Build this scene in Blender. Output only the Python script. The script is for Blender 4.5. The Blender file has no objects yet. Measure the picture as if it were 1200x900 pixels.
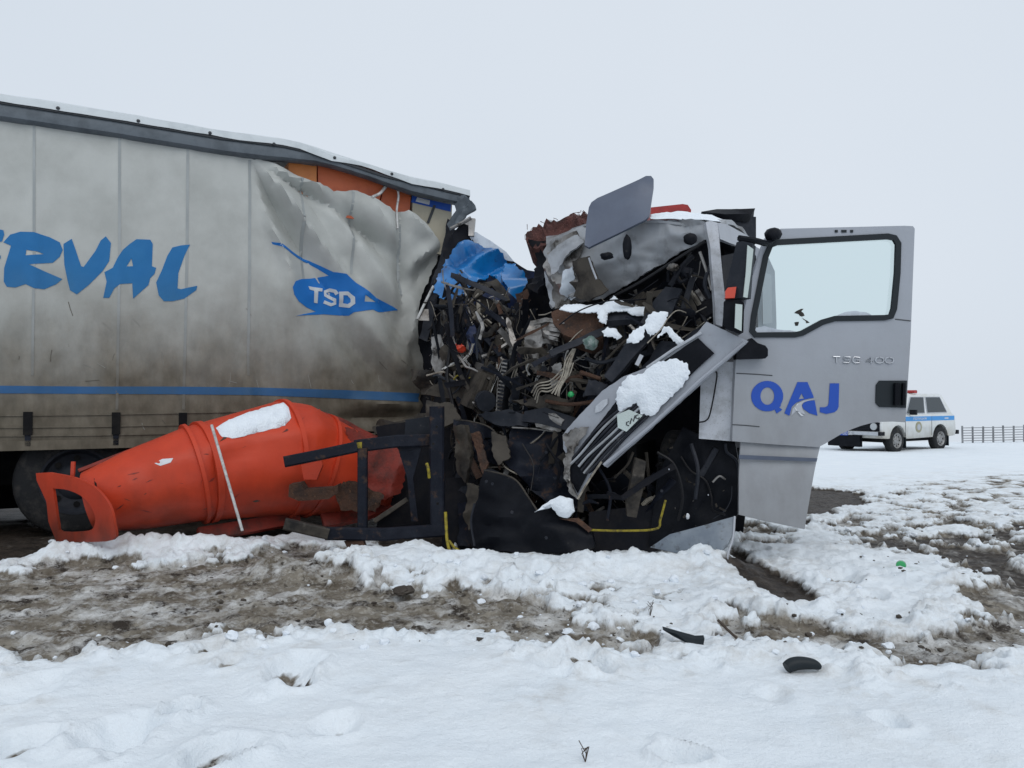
import bpy, bmesh, math, random
import numpy as np
from mathutils import Vector, Matrix, noise
from mathutils.geometry import delaunay_2d_cdt
from mathutils.bvhtree import BVHTree
R = math.radians
rng = random.Random(7)
scene = bpy.context.scene
col = scene.collection

# ------------------------------------------------------------------ camera
F = 906.0                                   # focal length in photo pixels (1200 wide)
CAM = Vector((0, 0, 1.25))
TH = math.atan(17 / F)
cd = bpy.data.cameras.new('camera'); cam = bpy.data.objects.new('camera', cd); col.objects.link(cam)
cam.location = CAM; cam.rotation_euler = (R(90) + TH, 0, 0)
cd.sensor_width = 36; cd.lens = 36 * F / 1200; cd.clip_end = 3000; cd.clip_start = .05
scene.camera = cam
# ------------------------------------------------------------------ world: flat winter overcast
w = bpy.data.worlds.new('World'); scene.world = w; w.use_nodes = True
nt = w.node_tree; nt.nodes.clear()
out = nt.nodes.new('ShaderNodeOutputWorld'); bg = nt.nodes.new('ShaderNodeBackground')
sky = nt.nodes.new('ShaderNodeTexSky'); sky.sky_type = 'NISHITA'; sky.sun_disc = False
sky.sun_elevation = R(48); sky.sun_rotation = R(200); sky.air_density = 1; sky.dust_density = 4
hsv = nt.nodes.new('ShaderNodeHueSaturation'); hsv.inputs['Saturation'].default_value = .35
mx = nt.nodes.new('ShaderNodeMix'); mx.data_type = 'RGBA'; mx.inputs[0].default_value = .93
tc = nt.nodes.new('ShaderNodeTexCoord'); nz = nt.nodes.new('ShaderNodeTexNoise')
nz.inputs['Scale'].default_value = 1.3; nz.inputs['Detail'].default_value = 3; nz.inputs['Roughness'].default_value = .45
rp = nt.nodes.new('ShaderNodeValToRGB')
rp.color_ramp.elements[0].position = .3; rp.color_ramp.elements[0].color = (6.1, 6.78, 7.6, 1)
rp.color_ramp.elements[1].position = .7; rp.color_ramp.elements[1].color = (6.65, 7.25, 8.0, 1)
nt.links.new(tc.outputs['Generated'], nz.inputs['Vector']); nt.links.new(nz.outputs[0], rp.inputs[0])
nt.links.new(sky.outputs[0], hsv.inputs['Color']); nt.links.new(hsv.outputs[0], mx.inputs[6]); nt.links.new(rp.outputs[0], mx.inputs[7])
nt.links.new(mx.outputs[2], bg.inputs[0]); bg.inputs[1].default_value = .1
nt.links.new(bg.outputs[0], out.inputs[0])
# ------------------------------------------------------------------ sun behind the cloud
sd = bpy.data.lights.new('sun', 'SUN'); sd.energy = .7; sd.angle = R(40); sd.color = (1, .97, .93)
so = bpy.data.objects.new('sun', sd); col.objects.link(so); so.rotation_euler = (R(42), 0, R(20)); so.location = (0, -5, 20)
scene.view_settings.view_transform = 'Standard'; scene.view_settings.look = 'None'
scene.view_settings.exposure = .14; scene.view_settings.gamma = 1

# ------------------------------------------------------------------ pixel / plane helpers (for laying the place out in metres)
cT, sT = math.cos(TH), math.sin(TH)
def ray(px, py):
    a, b = (px - 600) / F, (450 - py) / F
    return Vector((a, cT - b * sT, sT + b * cT))
def P(px, py, d):
    r = ray(px, py); return CAM + r * (d / r.y)
def G(px, py, z=0.):
    r = ray(px, py); return CAM + r * ((z - CAM.z) / r.z)
def proj(p):
    q = p - CAM; y = q.y * cT + q.z * sT; zz = -q.y * sT + q.z * cT
    return 600 + F * q.x / y, 450 - F * zz / y
TA = Vector((-4.41, 6.66, 0)); TU = Vector((.884, .4675, 0)).normalized(); TN = Vector((TU.y, -TU.x, 0))
def Tsz(px, py, off=0.):                     # pixel -> (s, z) on the trailer side, off metres inside it
    r = ray(px, py); a = TA - TN * off
    t = (a - CAM).dot(TN) / r.dot(TN); p = CAM + r * t
    return (p - a).dot(TU), p.z
def Tp(s, z, off=0.):
    return TA + TU * s - TN * off + Vector((0, 0, z))

# ------------------------------------------------------------------ object helpers
def tag(o, label=None, cat=None, group=None, kind=None):
    if label: o['label'] = label
    if cat: o['category'] = cat
    if group: o['group'] = group
    if kind: o['kind'] = kind
    return o
def empty(name, loc, label, cat, rz=0, group=None):
    o = bpy.data.objects.new(name, None); col.objects.link(o); o.location = loc; o.rotation_euler = (0, 0, rz)
    o.empty_display_size = .2
    return tag(o, label, cat, group)
def root(o):
    while o.parent: o = o.parent
    return o
def build(name, V, Fs, m, par=None, smooth=True, local=False):
    V = [Vector(v) for v in V]
    if local: base = Vector((0, 0, 0))
    elif par: base = root(par).location
    else:
        xs = [v.x for v in V]; ys = [v.y for v in V]
        base = Vector(((min(xs) + max(xs)) / 2, (min(ys) + max(ys)) / 2, min(v.z for v in V)))
    me = bpy.data.meshes.new(name); me.from_pydata([v - base for v in V], [], Fs); me.update()
    bm = bmesh.new(); bm.from_mesh(me); bmesh.ops.recalc_face_normals(bm, faces=bm.faces); bm.to_mesh(me); bm.free()
    if smooth: me.shade_smooth(); me.set_sharp_from_angle(angle=R(40))
    me.materials.append(MATS[m] if isinstance(m, str) else m)
    o = bpy.data.objects.new(name, me); col.objects.link(o)
    if par: o.parent = par
    else: o.location = base
    return o
class MB:                                    # collects shapes into ONE mesh
    def __init__(s): s.V = []; s.F = []
    def add(s, V, Fs):
        n = len(s.V); s.V += [Vector(v) for v in V]; s.F += [tuple(i + n for i in f) for f in Fs]; return s
    def build(s, name, m, par=None, **k): return build(name, s.V, s.F, m, par, **k)
def box_vf(c, sx, sy, sz, X=Vector((1, 0, 0)), Y=Vector((0, 1, 0)), Z=Vector((0, 0, 1))):
    V = [c + X * (i * sx / 2) + Y * (j * sy / 2) + Z * (k * sz / 2) for k in (-1, 1) for j in (-1, 1) for i in (-1, 1)]
    return V, [(0, 2, 3, 1), (4, 5, 7, 6), (0, 1, 5, 4), (2, 6, 7, 3), (0, 4, 6, 2), (1, 3, 7, 5)]
def bar_vf(a, b, w_, h_, up=Vector((0, -1, .1)), ch=.12):      # chamfered bar between two points
    a = Vector(a); b = Vector(b); X = (b - a).normalized()
    Z = up - X * up.dot(X)
    if Z.length < 1e-3: Z = Vector((1, 0, 0)) - X * X.x
    Z.normalize(); Y = Z.cross(X); c = min(w_, h_) * ch
    prof = [(-w_ / 2 + c, -h_ / 2), (w_ / 2 - c, -h_ / 2), (w_ / 2, -h_ / 2 + c), (w_ / 2, h_ / 2 - c), (w_ / 2 - c, h_ / 2), (-w_ / 2 + c, h_ / 2), (-w_ / 2, h_ / 2 - c), (-w_ / 2, -h_ / 2 + c)]
    V = [a + Y * p + Z * q for p, q in prof] + [b + Y * p + Z * q for p, q in prof]
    Fs = [(i, (i + 1) % 8, (i + 1) % 8 + 8, i + 8) for i in range(8)] + [tuple(range(7, -1, -1)), tuple(range(8, 16))]
    return V, Fs
def smooth_path(pts, n=6):
    pts = [Vector(p) for p in pts]
    if len(pts) < 3: return pts
    q = [pts[0] * 2 - pts[1]] + pts + [pts[-1] * 2 - pts[-2]]; o = []
    for i in range(1, len(q) - 2):
        a, b, c, d = q[i - 1:i + 3]
        for k in range(n):
            t = k / n
            o.append(.5 * (2 * b + (c - a) * t + (2 * a - 5 * b + 4 * c - d) * t * t + (3 * b - a - 3 * c + d) * t ** 3))
    return o + [pts[-1]]
def tube_vf(pts, r, n=7, flat=1.):
    V = []; Fs = []; up = Vector((.3, -.5, .8)); L = len(pts)
    for i, p in enumerate(pts):
        t = (pts[min(i + 1, L - 1)] - pts[max(i - 1, 0)]).normalized()
        a = up - t * up.dot(t)
        if a.length < 1e-4: a = Vector((1, 0, 0))
        a.normalize(); up = a; b = t.cross(a); rr = r(i / (L - 1)) if callable(r) else r
        V += [p + a * (math.cos(k * 2 * math.pi / n) * rr) + b * (math.sin(k * 2 * math.pi / n) * rr * flat) for k in range(n)]
    for i in range(L - 1):
        for k in range(n):
            k2 = (k + 1) % n; Fs.append((i * n + k, i * n + k2, i * n + n + k2, i * n + n + k))
    Fs += [tuple(range(n - 1, -1, -1)), tuple(range((L - 1) * n, L * n))]
    return V, Fs
def tube(name, pts, r, m, par, n=7, curve=True, **k):
    V, Fs = tube_vf(smooth_path(pts) if curve else [Vector(p) for p in pts], r, n); return build(name, V, Fs, m, par, **k)
def bar(name, a, b, w_, h_, m, par, **k):
    V, Fs = bar_vf(a, b, w_, h_); return build(name, V, Fs, m, par, **k)
def lathe_vf(stations, n=32, cap=True):      # stations: (centre, axis, radius)
    V = []; Fs = []
    for c, ax, r in stations:
        ax = Vector(ax).normalized(); a = Vector((0, 0, 1)) - ax * ax.z
        if a.length < .05: a = Vector((1, 0, 0))
        a.normalize(); b = ax.cross(a)
        V += [Vector(c) + a * (math.cos(k * 2 * math.pi / n) * r) + b * (math.sin(k * 2 * math.pi / n) * r) for k in range(n)]
    for i in range(len(stations) - 1):
        for k in range(n):
            k2 = (k + 1) % n; Fs.append((i * n + k, i * n + k2, i * n + n + k2, i * n + n + k))
    if cap: Fs += [tuple(range(n - 1, -1, -1)), tuple(range((len(stations) - 1) * n, len(stations) * n))]
    return V, Fs
def pip(pts, poly):
    x, y = pts[:, 0], pts[:, 1]; ins = np.zeros(len(pts), bool); n = len(poly)
    for i in range(n):
        x1, y1 = poly[i]; x2, y2 = poly[(i + 1) % n]
        if y1 == y2: continue
        c = (y1 > y) != (y2 > y); ins ^= c & (x < (x2 - x1) * (y - y1) / (y2 - y1) + x1)
    return ins
def segdist(pts, poly, closed=True):
    d = np.full(len(pts), 1e9); n = len(poly)
    for i in range(n if closed else n - 1):
        a = np.array(poly[i], float)[:2]; b = np.array(poly[(i + 1) % n], float)[:2]; ab = b - a; L = max(ab.dot(ab), 1e-12)
        t = np.clip(((pts - a) @ ab) / L, 0, 1); q = a + t[:, None] * ab
        d = np.minimum(d, np.hypot(*(pts - q).T))
    return d
def tri2d(poly, step, holes=(), jag=0., sd_=0):
    rr = random.Random(sd_ + 11); loops = []
    for li, lp in enumerate([poly] + list(holes)):
        o = []
        for i in range(len(lp)):
            a, b = Vector(lp[i][:2]), Vector(lp[(i + 1) % len(lp)][:2]); n = max(1, int((b - a).length / step + .5))
            nn = Vector((b.y - a.y, a.x - b.x)); nn = nn.normalized() if nn.length > 1e-9 else nn
            for k in range(n):
                q = a.lerp(b, k / n)
                if jag and li == 0: q = q + nn * (rr.uniform(-1, 1) * jag * (.35 if k == 0 else 1))
                o.append(q)
        loops.append(o)
    vs = []; es = []
    for lp in loops:
        n0 = len(vs); vs += lp; es += [(n0 + i, n0 + (i + 1) % len(lp)) for i in range(len(lp))]
    op = [tuple(v) for v in loops[0]]
    xs = [v[0] for v in op]; ys = [v[1] for v in op]; grid = []; j = 0; y = min(ys) + step * .5
    while y < max(ys):
        x = min(xs) + step * (.5 if j % 2 else 1.)
        while x < max(xs): grid.append((x, y)); x += step
        y += step * .87; j += 1
    if grid:
        g = np.array(grid); ok = pip(g, op) & (segdist(g, op) > step * .45)
        for lp in loops[1:]:
            h = [tuple(v) for v in lp]; ok &= ~pip(g, h) & (segdist(g, h) > step * .45)
        vs += [Vector(p) for p in g[ok]]
    V, E, Fs, *_ = delaunay_2d_cdt(vs, es, [], 0, 1e-7)
    A = np.array([v[:] for v in V]); T3 = [f for f in Fs if len(f) == 3]
    c = np.array([A[list(f)].mean(0) for f in T3]); ok = pip(c, op)
    for lp in loops[1:]: ok &= ~pip(c, [tuple(v) for v in lp])
    T3 = [f for f, k in zip(T3, ok) if k]
    used = sorted({i for f in T3 for i in f}); mp = {u: i for i, u in enumerate(used)}
    A = A[used]; T3 = [tuple(mp[i] for i in f) for f in T3]
    dist = segdist(A, op)
    for lp in loops[1:]: dist = np.minimum(dist, segdist(A, [tuple(v) for v in lp]))
    return A, T3, dist
def shell(A, T3, mapf, offf, thick, dist):   # solid from a 2D triangulation
    Fr = []; Bk = []
    for i, (u, v) in enumerate(A):
        p, n = mapf(u, v); h = offf(u, v, dist[i]); Fr.append(p + n * h); Bk.append(p + n * (min(h, 0) - thick if thick > 0 else thick))
    N = len(Fr); Fs = list(T3) + [tuple(i + N for i in reversed(f)) for f in T3]; cnt = {}
    for f in T3:
        for k in range(3):
            e = (f[k], f[(k + 1) % 3]); cnt[e] = 1
    for (a, b) in cnt:
        if (b, a) not in cnt: Fs.append((b, a, a + N, b + N))
    return Fr + Bk, Fs
def tri_(x): return 2 * abs(2 * (x - math.floor(x + .5))) - 1
CDIR = {}
def crum(p, fr, amp, seed=0):                # creased like folded sheet metal: crossing sharp pleats of uneven strength
    if seed not in CDIR:
        r_ = random.Random(seed); CDIR[seed] = [Vector((r_.gauss(0, 1), r_.gauss(0, .6), r_.gauss(0, 1))).normalized() for _ in range(3)]
    d1, d2, d3 = CDIR[seed]; q = p * (fr * .55); o = Vector((seed * 1.37, seed * .3, seed * .77))
    w_ = noise.noise(q * .7 + o); w2 = noise.noise(q * .9 - o)
    w3 = noise.noise(q * 1.3 + o * 2)
    return amp * (1.3 * tri_(q.dot(d1) * .8 + w_ * 1.4) * max(0, .35 + 1.1 * w2) + 1.0 * tri_(q.dot(d2) * 1.5 + w2 * 1.2) * max(0, .2 + 1.3 * w_) + .45 * tri_(q.dot(d3) * 3.1 + w_ * 1.5) * max(0, w3 * 1.6) + .9 * w_)
SEED = [0]
def pan(name, pts, m, par=None, d=None, thick=.004, step=.06, amp=0., fr=4., jag=0., puff=0., pw=.05, holes=(), lift=0., bow=0., smooth=True, rough=0.):
    """solid panel from an outline: pts (px,py,depth) or (px,py) with depth d (number or function) or Vectors"""
    SEED[0] += 1; sd_ = SEED[0]
    def W(q):
        if isinstance(q, Vector): return q
        if len(q) == 3: return P(*q)
        return P(q[0], q[1], d(q[0], q[1]) if callable(d) else d)
    pts = [W(q) for q in pts]; hs = [[W(q) for q in h] for h in holes]
    c = sum(pts, Vector()) / len(pts); n = Vector()
    for i in range(len(pts)): n += (pts[i] - c).cross(pts[(i + 1) % len(pts)] - c)
    n.normalize()
    if n.dot(CAM - c) < 0: n = -n
    X = (Vector((0, 0, 1)).cross(n)); X = X.normalized() if X.length > 1e-3 else Vector((1, 0, 0)); Y = n.cross(X)
    to2 = lambda p: ((p - c).dot(X), (p - c).dot(Y))
    poly = [to2(p) for p in pts]; offs = np.array([(p - c).dot(n) for p in pts]); pa = np.array(poly)
    A, T3, dist = tri2d(poly, step, [[to2(p) for p in h] for h in hs], jag, sd_)
    flat = np.abs(offs).max() < 1e-4
    def mapf(u, v):
        if flat: o = 0
        else:
            wgt = 1 / (np.hypot(pa[:, 0] - u, pa[:, 1] - v) + .01) ** 2; o = float((wgt * offs).sum() / wgt.sum())
        return c + X * u + Y * v + n * o, n
    def offf(u, v, di):
        h = lift
        p = c + X * u + Y * v
        if amp: h += crum(p, fr, amp, sd_)
        if bow: h += bow * min(1, di / .3)
        if puff:
            h += .72 * puff * min(1, di / pw) ** .6 * (.75 + .6 * noise.noise(p * 6) + .2 * noise.noise(p * 17)) + (.10 * puff * noise.noise(p * 45) if di > 0 else 0)
        if rough: h += rough * noise.noise(p * 25)
        return h
    V, Fs = shell(A, T3, mapf, offf, thick, dist)
    return build(name, V, Fs, m, par, smooth)
def on_surface(name, pxpoly, mapf, m, par=None, step=5, puff=0., pw=8., lift=.005, thick=.003, holes=(), jag=0.):
    """patch lying on another surface; mapf(px,py) -> (point, normal)"""
    SEED[0] += 1
    A, T3, dist = tri2d(pxpoly, step, holes, jag, SEED[0])
    def offf(u, v, di):
        return lift + (puff * math.sqrt(min(1, di / pw)) * (.8 + .5 * noise.noise(Vector((u, v, 0)) * .09)) if puff else 0)
    V, Fs = shell(A, T3, mapf, offf, thick, dist)
    return build(name, V, Fs, m, par)
def stroke_poly(line, wd):                   # ribbon outline round an open polyline
    L = [Vector(p) for p in line]; l = []; r = []
    for i, p in enumerate(L):
        t = (L[min(i + 1, len(L) - 1)] - L[max(i - 1, 0)]).normalized(); nn = Vector((-t.y, t.x)) * wd / 2
        l.append(tuple(p + nn)); r.append(tuple(p - nn))
    return l + r[::-1]
def Z(ox, oy, s, pts): return [(ox + x * s, oy + y * s) for x, y in pts]

# ------------------------------------------------------------------ materials
MATS = {}
def M(name, c, rough=.6, metal=0., c2=None, vs=6., lo=.45, hi=.65, bump=0., bs=40., spec=.4, coat=0., c3=None, vs3=40., lo3=.55, hi3=.7, stretch=None):
    m = bpy.data.materials.new(name); m.use_nodes = True; n = m.node_tree; b = n.nodes['Principled BSDF']
    b.inputs['Roughness'].default_value = rough; b.inputs['Metallic'].default_value = metal; b.inputs['Specular IOR Level'].default_value = spec
    b.inputs['Coat Weight'].default_value = coat
    tcn = n.nodes.new('ShaderNodeTexCoord'); vec = tcn.outputs['Object']
    if stretch:
        mp = n.nodes.new('ShaderNodeMapping'); mp.inputs['Scale'].default_value = stretch; n.links.new(vec, mp.inputs[0]); vec = mp.outputs[0]
    src = None
    def layer(prev, cc, sc, l, h):
        t = n.nodes.new('ShaderNodeTexNoise'); t.inputs['Scale'].default_value = sc; t.inputs['Detail'].default_value = 8; t.inputs['Roughness'].default_value = .65
        n.links.new(vec, t.inputs['Vector']); rmp = n.nodes.new('ShaderNodeValToRGB')
        rmp.color_ramp.elements[0].position = l; rmp.color_ramp.elements[1].position = h; n.links.new(t.outputs[0], rmp.inputs[0])
        mi = n.nodes.new('ShaderNodeMix'); mi.data_type = 'RGBA'; n.links.new(rmp.outputs[0], mi.inputs[0])
        if prev is None: mi.inputs[6].default_value = (*c, 1)
        else: n.links.new(prev, mi.inputs[6])
        mi.inputs[7].default_value = (*cc, 1); return mi.outputs[2]
    if c2: src = layer(None, c2, vs, lo, hi)
    if c3: src = layer(src, c3, vs3, lo3, hi3)
    if src is None: b.inputs['Base Color'].default_value = (*c, 1)
    else: n.links.new(src, b.inputs['Base Color'])
    if bump:
        t = n.nodes.new('ShaderNodeTexNoise'); t.inputs['Scale'].default_value = bs; t.inputs['Detail'].default_value = 5; n.links.new(vec, t.inputs['Vector'])
        bp = n.nodes.new('ShaderNodeBump'); bp.inputs['Strength'].default_value = bump; bp.inputs['Distance'].default_value = .02
        n.links.new(t.outputs[0], bp.inputs['Height']); n.links.new(bp.outputs[0], b.inputs['Normal'])
    MATS[name] = m; return m
M('snow', (.82, .87, .92), .75, bump=.5, bs=60, c2=(.76, .81, .87), vs=14, spec=.25)
M('silver', (.36, .38, .42), .38, .25, c2=(.31, .325, .36), vs=3, c3=(.24, .235, .23), vs3=22, lo3=.6, hi3=.85, spec=.4)
M('silver_dirty', (.36, .38, .41), .42, .25, c2=(.26, .265, .27), vs=2.5, lo=.42, hi=.7, c3=(.085, .075, .066), vs3=3.2, lo3=.52, hi3=.74, bump=.08, bs=25)
M('silver_speck', (.46, .48, .52), .45, .1, c2=(.33, .34, .36), vs=9, c3=(.12, .11, .1), vs3=110, lo3=.6, hi3=.68)
M('black_plastic', (.005, .006, .009), .45, c2=(.010, .011, .015), vs=5, c3=(.05, .047, .045), vs3=14, lo3=.66, hi3=.78, bump=.12, bs=50, spec=.1)
M('black_metal', (.008, .010, .017), .5, 0, c2=(.016, .019, .028), vs=5, c3=(.075, .045, .03), vs3=9, lo3=.56, hi3=.7, bump=.15, bs=60, spec=.13)
M('dark_grey', (.018, .021, .028), .5, c2=(.034, .036, .044), vs=4, c3=(.085, .08, .075), vs3=16, lo3=.64, hi3=.8, bump=.1, spec=.14)
M('visor', (.085, .105, .15), .4, c2=(.07, .085, .125), vs=3, spec=.5)
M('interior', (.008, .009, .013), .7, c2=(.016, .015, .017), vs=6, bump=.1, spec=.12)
M('bare_metal', (.30, .29, .28), .32, .6, c2=(.10, .09, .08), vs=4, lo=.4, hi=.62, c3=(.03, .026, .024), vs3=8, lo3=.54, hi3=.64, bump=.1, bs=35)
M('rust', (.075, .038, .024), .85, c2=(.035, .024, .02), vs=8, c3=(.15, .075, .04), vs3=35, lo3=.58, hi3=.7, bump=.7, bs=45)
M('mud_metal', (.065, .056, .046), .7, c2=(.015, .014, .014), vs=5, c3=(.12, .105, .09), vs3=14, lo3=.62, hi3=.78, bump=.2, spec=.25)
M('blue_paint', (.004, .165, .46), .3, .0, c2=(.004, .075, .24), vs=3, c3=(.02, .02, .028), vs3=9, lo3=.66, hi3=.7, coat=.4, spec=.5)
M('dark_blue', (.01, .022, .075), .5, c2=(.01, .012, .02), vs=6)
M('white_sheet', (.55, .6, .66), .4, c2=(.4, .44, .5), vs=8)
M('wire_pale', (.33, .30, .25), .6, c2=(.12, .1, .08), vs=14)
M('wire_white', (.55, .55, .54), .5, c2=(.3, .29, .28), vs=20)
M('wire_black', (.006, .006, .008), .45, spec=.3)
M('red', (.38, .03, .028), .45, c2=(.28, .025, .025), vs=7)
M('red_brown', (.105, .042, .036), .95, c2=(.05, .024, .022), vs=9, c3=(.19, .085, .07), vs3=40, lo3=.56, hi3=.7, bump=1, bs=70)
M('orange', (.50, .05, .019), .5, .0, c2=(.38, .038, .017), vs=2.2, c3=(.12, .035, .022), vs3=5, lo3=.60, hi3=.8, bump=.12, bs=30, spec=.4)
M('orange_dark', (.22, .026, .015), .6, c2=(.08, .02, .015), vs=6, bump=.2)  # darker orange; shade at the chute's right end put into the colour
M('rail', (.105, .125, .145), .5, .1, c2=(.07, .085, .10), vs=6)
M('rail_dark', (.03, .034, .04), .5)
M('tarp_white', (.60, .64, .66), .5, c2=(.5, .54, .56), vs=4, bump=.2, bs=15)
M('orange_wrap', (.55, .13, .05), .45, c2=(.44, .095, .04), vs=3, bump=.3, bs=8)
M('amber_wrap', (.6, .21, .06), .45, c2=(.5, .16, .05), vs=3)
M('carton', (.50, .46, .36), .8, c2=(.44, .40, .31), vs=5)
M('carton_blue', (.02, .09, .42), .6)
M('tyre', (.010, .011, .013), .85, c2=(.05, .046, .042), vs=8, lo=.5, hi=.75, bump=.3)
M('steel_rim', (.30, .30, .30), .5, .4, c2=(.15, .14, .13), vs=12)
M('underside', (.008, .008, .009), .85, c2=(.018, .017, .016), vs=5, spec=.15)
M('rubber', (.010, .015, .019), .5, spec=.3)
M('decal_blue', (.012, .07, .40), .4)
M('decal_white', (.62, .64, .67), .4)
M('decal_grey', (.42, .44, .48), .4)
M('chrome', (.50, .52, .55), .28, .7, c2=(.42, .43, .46), vs=20)
M('groove', (.05, .055, .06), .6)
M('mirror_glass', (.52, .58, .55), .12, .6)
M('lamp_red', (.55, .05, .02), .3, coat=.5)
M('yellow', (.30, .24, .02), .7, c2=(.09, .07, .02), vs=25)
M('car_white', (.68, .70, .70), .35, c2=(.60, .61, .58), vs=3, c3=(.38, .35, .29), vs3=6, lo3=.6, hi3=.85, coat=.4)
M('car_blue', (.05, .27, .62), .4)
M('car_glass', (.02, .03, .036), .12, spec=.6)
M('emblem', (.30, .29, .20), .5)
M('headlight', (.45, .47, .48), .15, .3)
M('fence_wood', (.20, .205, .215), .8, c2=(.30, .31, .32), vs=2)
M('green', (.02, .33, .10), .25, coat=.5)
M('bumper_grey', (.14, .17, .21), .35, c2=(.20, .235, .27), vs=5, c3=(.06, .065, .07), vs3=16)
M('wood_twig', (.06, .045, .035), .9)
M('mud_clod', (.05, .04, .032), .85, c2=(.10, .085, .07), vs=12, bump=.8, bs=40)
M('teal', (.10, .16, .14), .6, c2=(.25, .28, .27), vs=30)

def glass_mat():
    m = bpy.data.materials.new('window_glass'); m.use_nodes = True; n = m.node_tree; n.nodes.clear()
    o = n.nodes.new('ShaderNodeOutputMaterial'); t = n.nodes.new('ShaderNodeBsdfTransparent'); g = n.nodes.new('ShaderNodeBsdfGlossy'); x = n.nodes.new('ShaderNodeMixShader')
    t.inputs[0].default_value = (.92, .975, .97, 1); g.inputs['Roughness'].default_value = .03; x.inputs[0].default_value = .07
    n.links.new(t.outputs[0], x.inputs[1]); n.links.new(g.outputs[0], x.inputs[2]); n.links.new(x.outputs[0], o.inputs[0]); MATS['glass'] = m
glass_mat()
def dirt_shade_mat(name, clean, clean2, dirt, dirt2, z0, z1, rough=.55):    # road dirt thrown up the side, also painted shade (chute, door): thick low down, streaked
    m = bpy.data.materials.new(name); m.use_nodes = True; n = m.node_tree; b = n.nodes['Principled BSDF']; L = n.links.new
    b.inputs['Roughness'].default_value = rough; b.inputs['Specular IOR Level'].default_value = .3
    t = n.nodes.new('ShaderNodeTexCoord'); sp = n.nodes.new('ShaderNodeSeparateXYZ'); L(t.outputs['Object'], sp.inputs[0])
    def noi(sc, det=7, st=(1, 1, 1)):
        mp = n.nodes.new('ShaderNodeMapping'); mp.inputs['Scale'].default_value = st; L(t.outputs['Object'], mp.inputs[0])
        q = n.nodes.new('ShaderNodeTexNoise'); q.inputs['Scale'].default_value = sc; q.inputs['Detail'].default_value = det; q.inputs['Roughness'].default_value = .6; L(mp.outputs[0], q.inputs['Vector']); return q.outputs[0]
    def math_(op, a, b_):
        q = n.nodes.new('ShaderNodeMath'); q.operation = op
        for i, v in enumerate((a, b_)):
            if isinstance(v, (int, float)): q.inputs[i].default_value = v
            else: L(v, q.inputs[i])
        return q.outputs[0]
    def mix(f, a, b_):
        q = n.nodes.new('ShaderNodeMix'); q.data_type = 'RGBA'; L(f, q.inputs[0])
        for i, v in ((6, a), (7, b_)):
            if isinstance(v, tuple): q.inputs[i].default_value = (*v, 1)
            else: L(v, q.inputs[i])
        return q.outputs[2]
    zz = math_('ADD', sp.outputs[2], math_('MULTIPLY', math_('SUBTRACT', noi(1.6), .5), 1.1))
    zz = math_('ADD', zz, math_('MULTIPLY', math_('SUBTRACT', noi(5., 6, (1, 1, .35)), .5), .55))
    mr = n.nodes.new('ShaderNodeMapRange'); mr.interpolation_type = 'SMOOTHSTEP'; mr.inputs[1].default_value = z0; mr.inputs[2].default_value = z1; mr.inputs[3].default_value = 1; mr.inputs[4].default_value = 0; L(zz, mr.inputs[0])
    r1 = n.nodes.new('ShaderNodeValToRGB'); r1.color_ramp.elements[0].position = .4; r1.color_ramp.elements[1].position = .66; L(noi(2.2), r1.inputs[0])
    r2 = n.nodes.new('ShaderNodeValToRGB'); r2.color_ramp.elements[0].position = .38; r2.color_ramp.elements[1].position = .68; L(noi(9, 8, (1, 1, .5)), r2.inputs[0])
    c = mix(mr.outputs[0], mix(r1.outputs[0], clean, clean2), mix(r2.outputs[0], dirt, dirt2))
    L(c, b.inputs['Base Color'])
    bp = n.nodes.new('ShaderNodeBump'); bp.inputs['Strength'].default_value = .35; bp.inputs['Distance'].default_value = .02; L(noi(3, 5), bp.inputs['Height']); L(bp.outputs[0], b.inputs['Normal'])
    MATS[name] = m
dirt_shade_mat('curtain', (.46, .472, .452), (.385, .395, .375), (.10, .085, .062), (.165, .142, .108), 1.05, 2.65)
dirt_shade_mat('letter_blue', (.012, .14, .36), (.02, .16, .38), (.045, .13, .22), (.03, .12, .24), 1.2, 2.7)
dirt_shade_mat('logo_blue', (.012, .16, .50), (.012, .14, .46), (.03, .14, .36), (.02, .14, .40), .9, 1.9)
dirt_shade_mat('stripe_blue', (.02, .12, .34), (.02, .12, .34), (.03, .095, .20), (.04, .10, .19), 1, 2)
dirt_shade_mat('orange_low_shade', (.57, .055, .019), (.48, .045, .017), (.10, .022, .013), (.22, .034, .015), -.2, .78, .45)  # darker low down: the chute's shaded underside put into its colour
dirt_shade_mat('silver_door', (.345, .365, .405), (.325, .345, .38), (.25, .255, .265), (.29, .30, .315), .3, 2.1, .38)  # salt dirt plus the door's lower shading, both put into the colour
dirt_shade_mat('car_dirty', (.66, .68, .68), (.60, .62, .61), (.33, .30, .25), (.45, .43, .37), .05, .95, .4)
dirt_shade_mat('seam', (.30, .32, .32), (.36, .38, .38), (.13, .12, .1), (.18, .17, .15), 1.2, 2.3)
dirt_shade_mat('logo_white', (.55, .58, .6), (.5, .53, .55), (.42, .43, .42), (.5, .5, .5), .9, 1.9)

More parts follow.
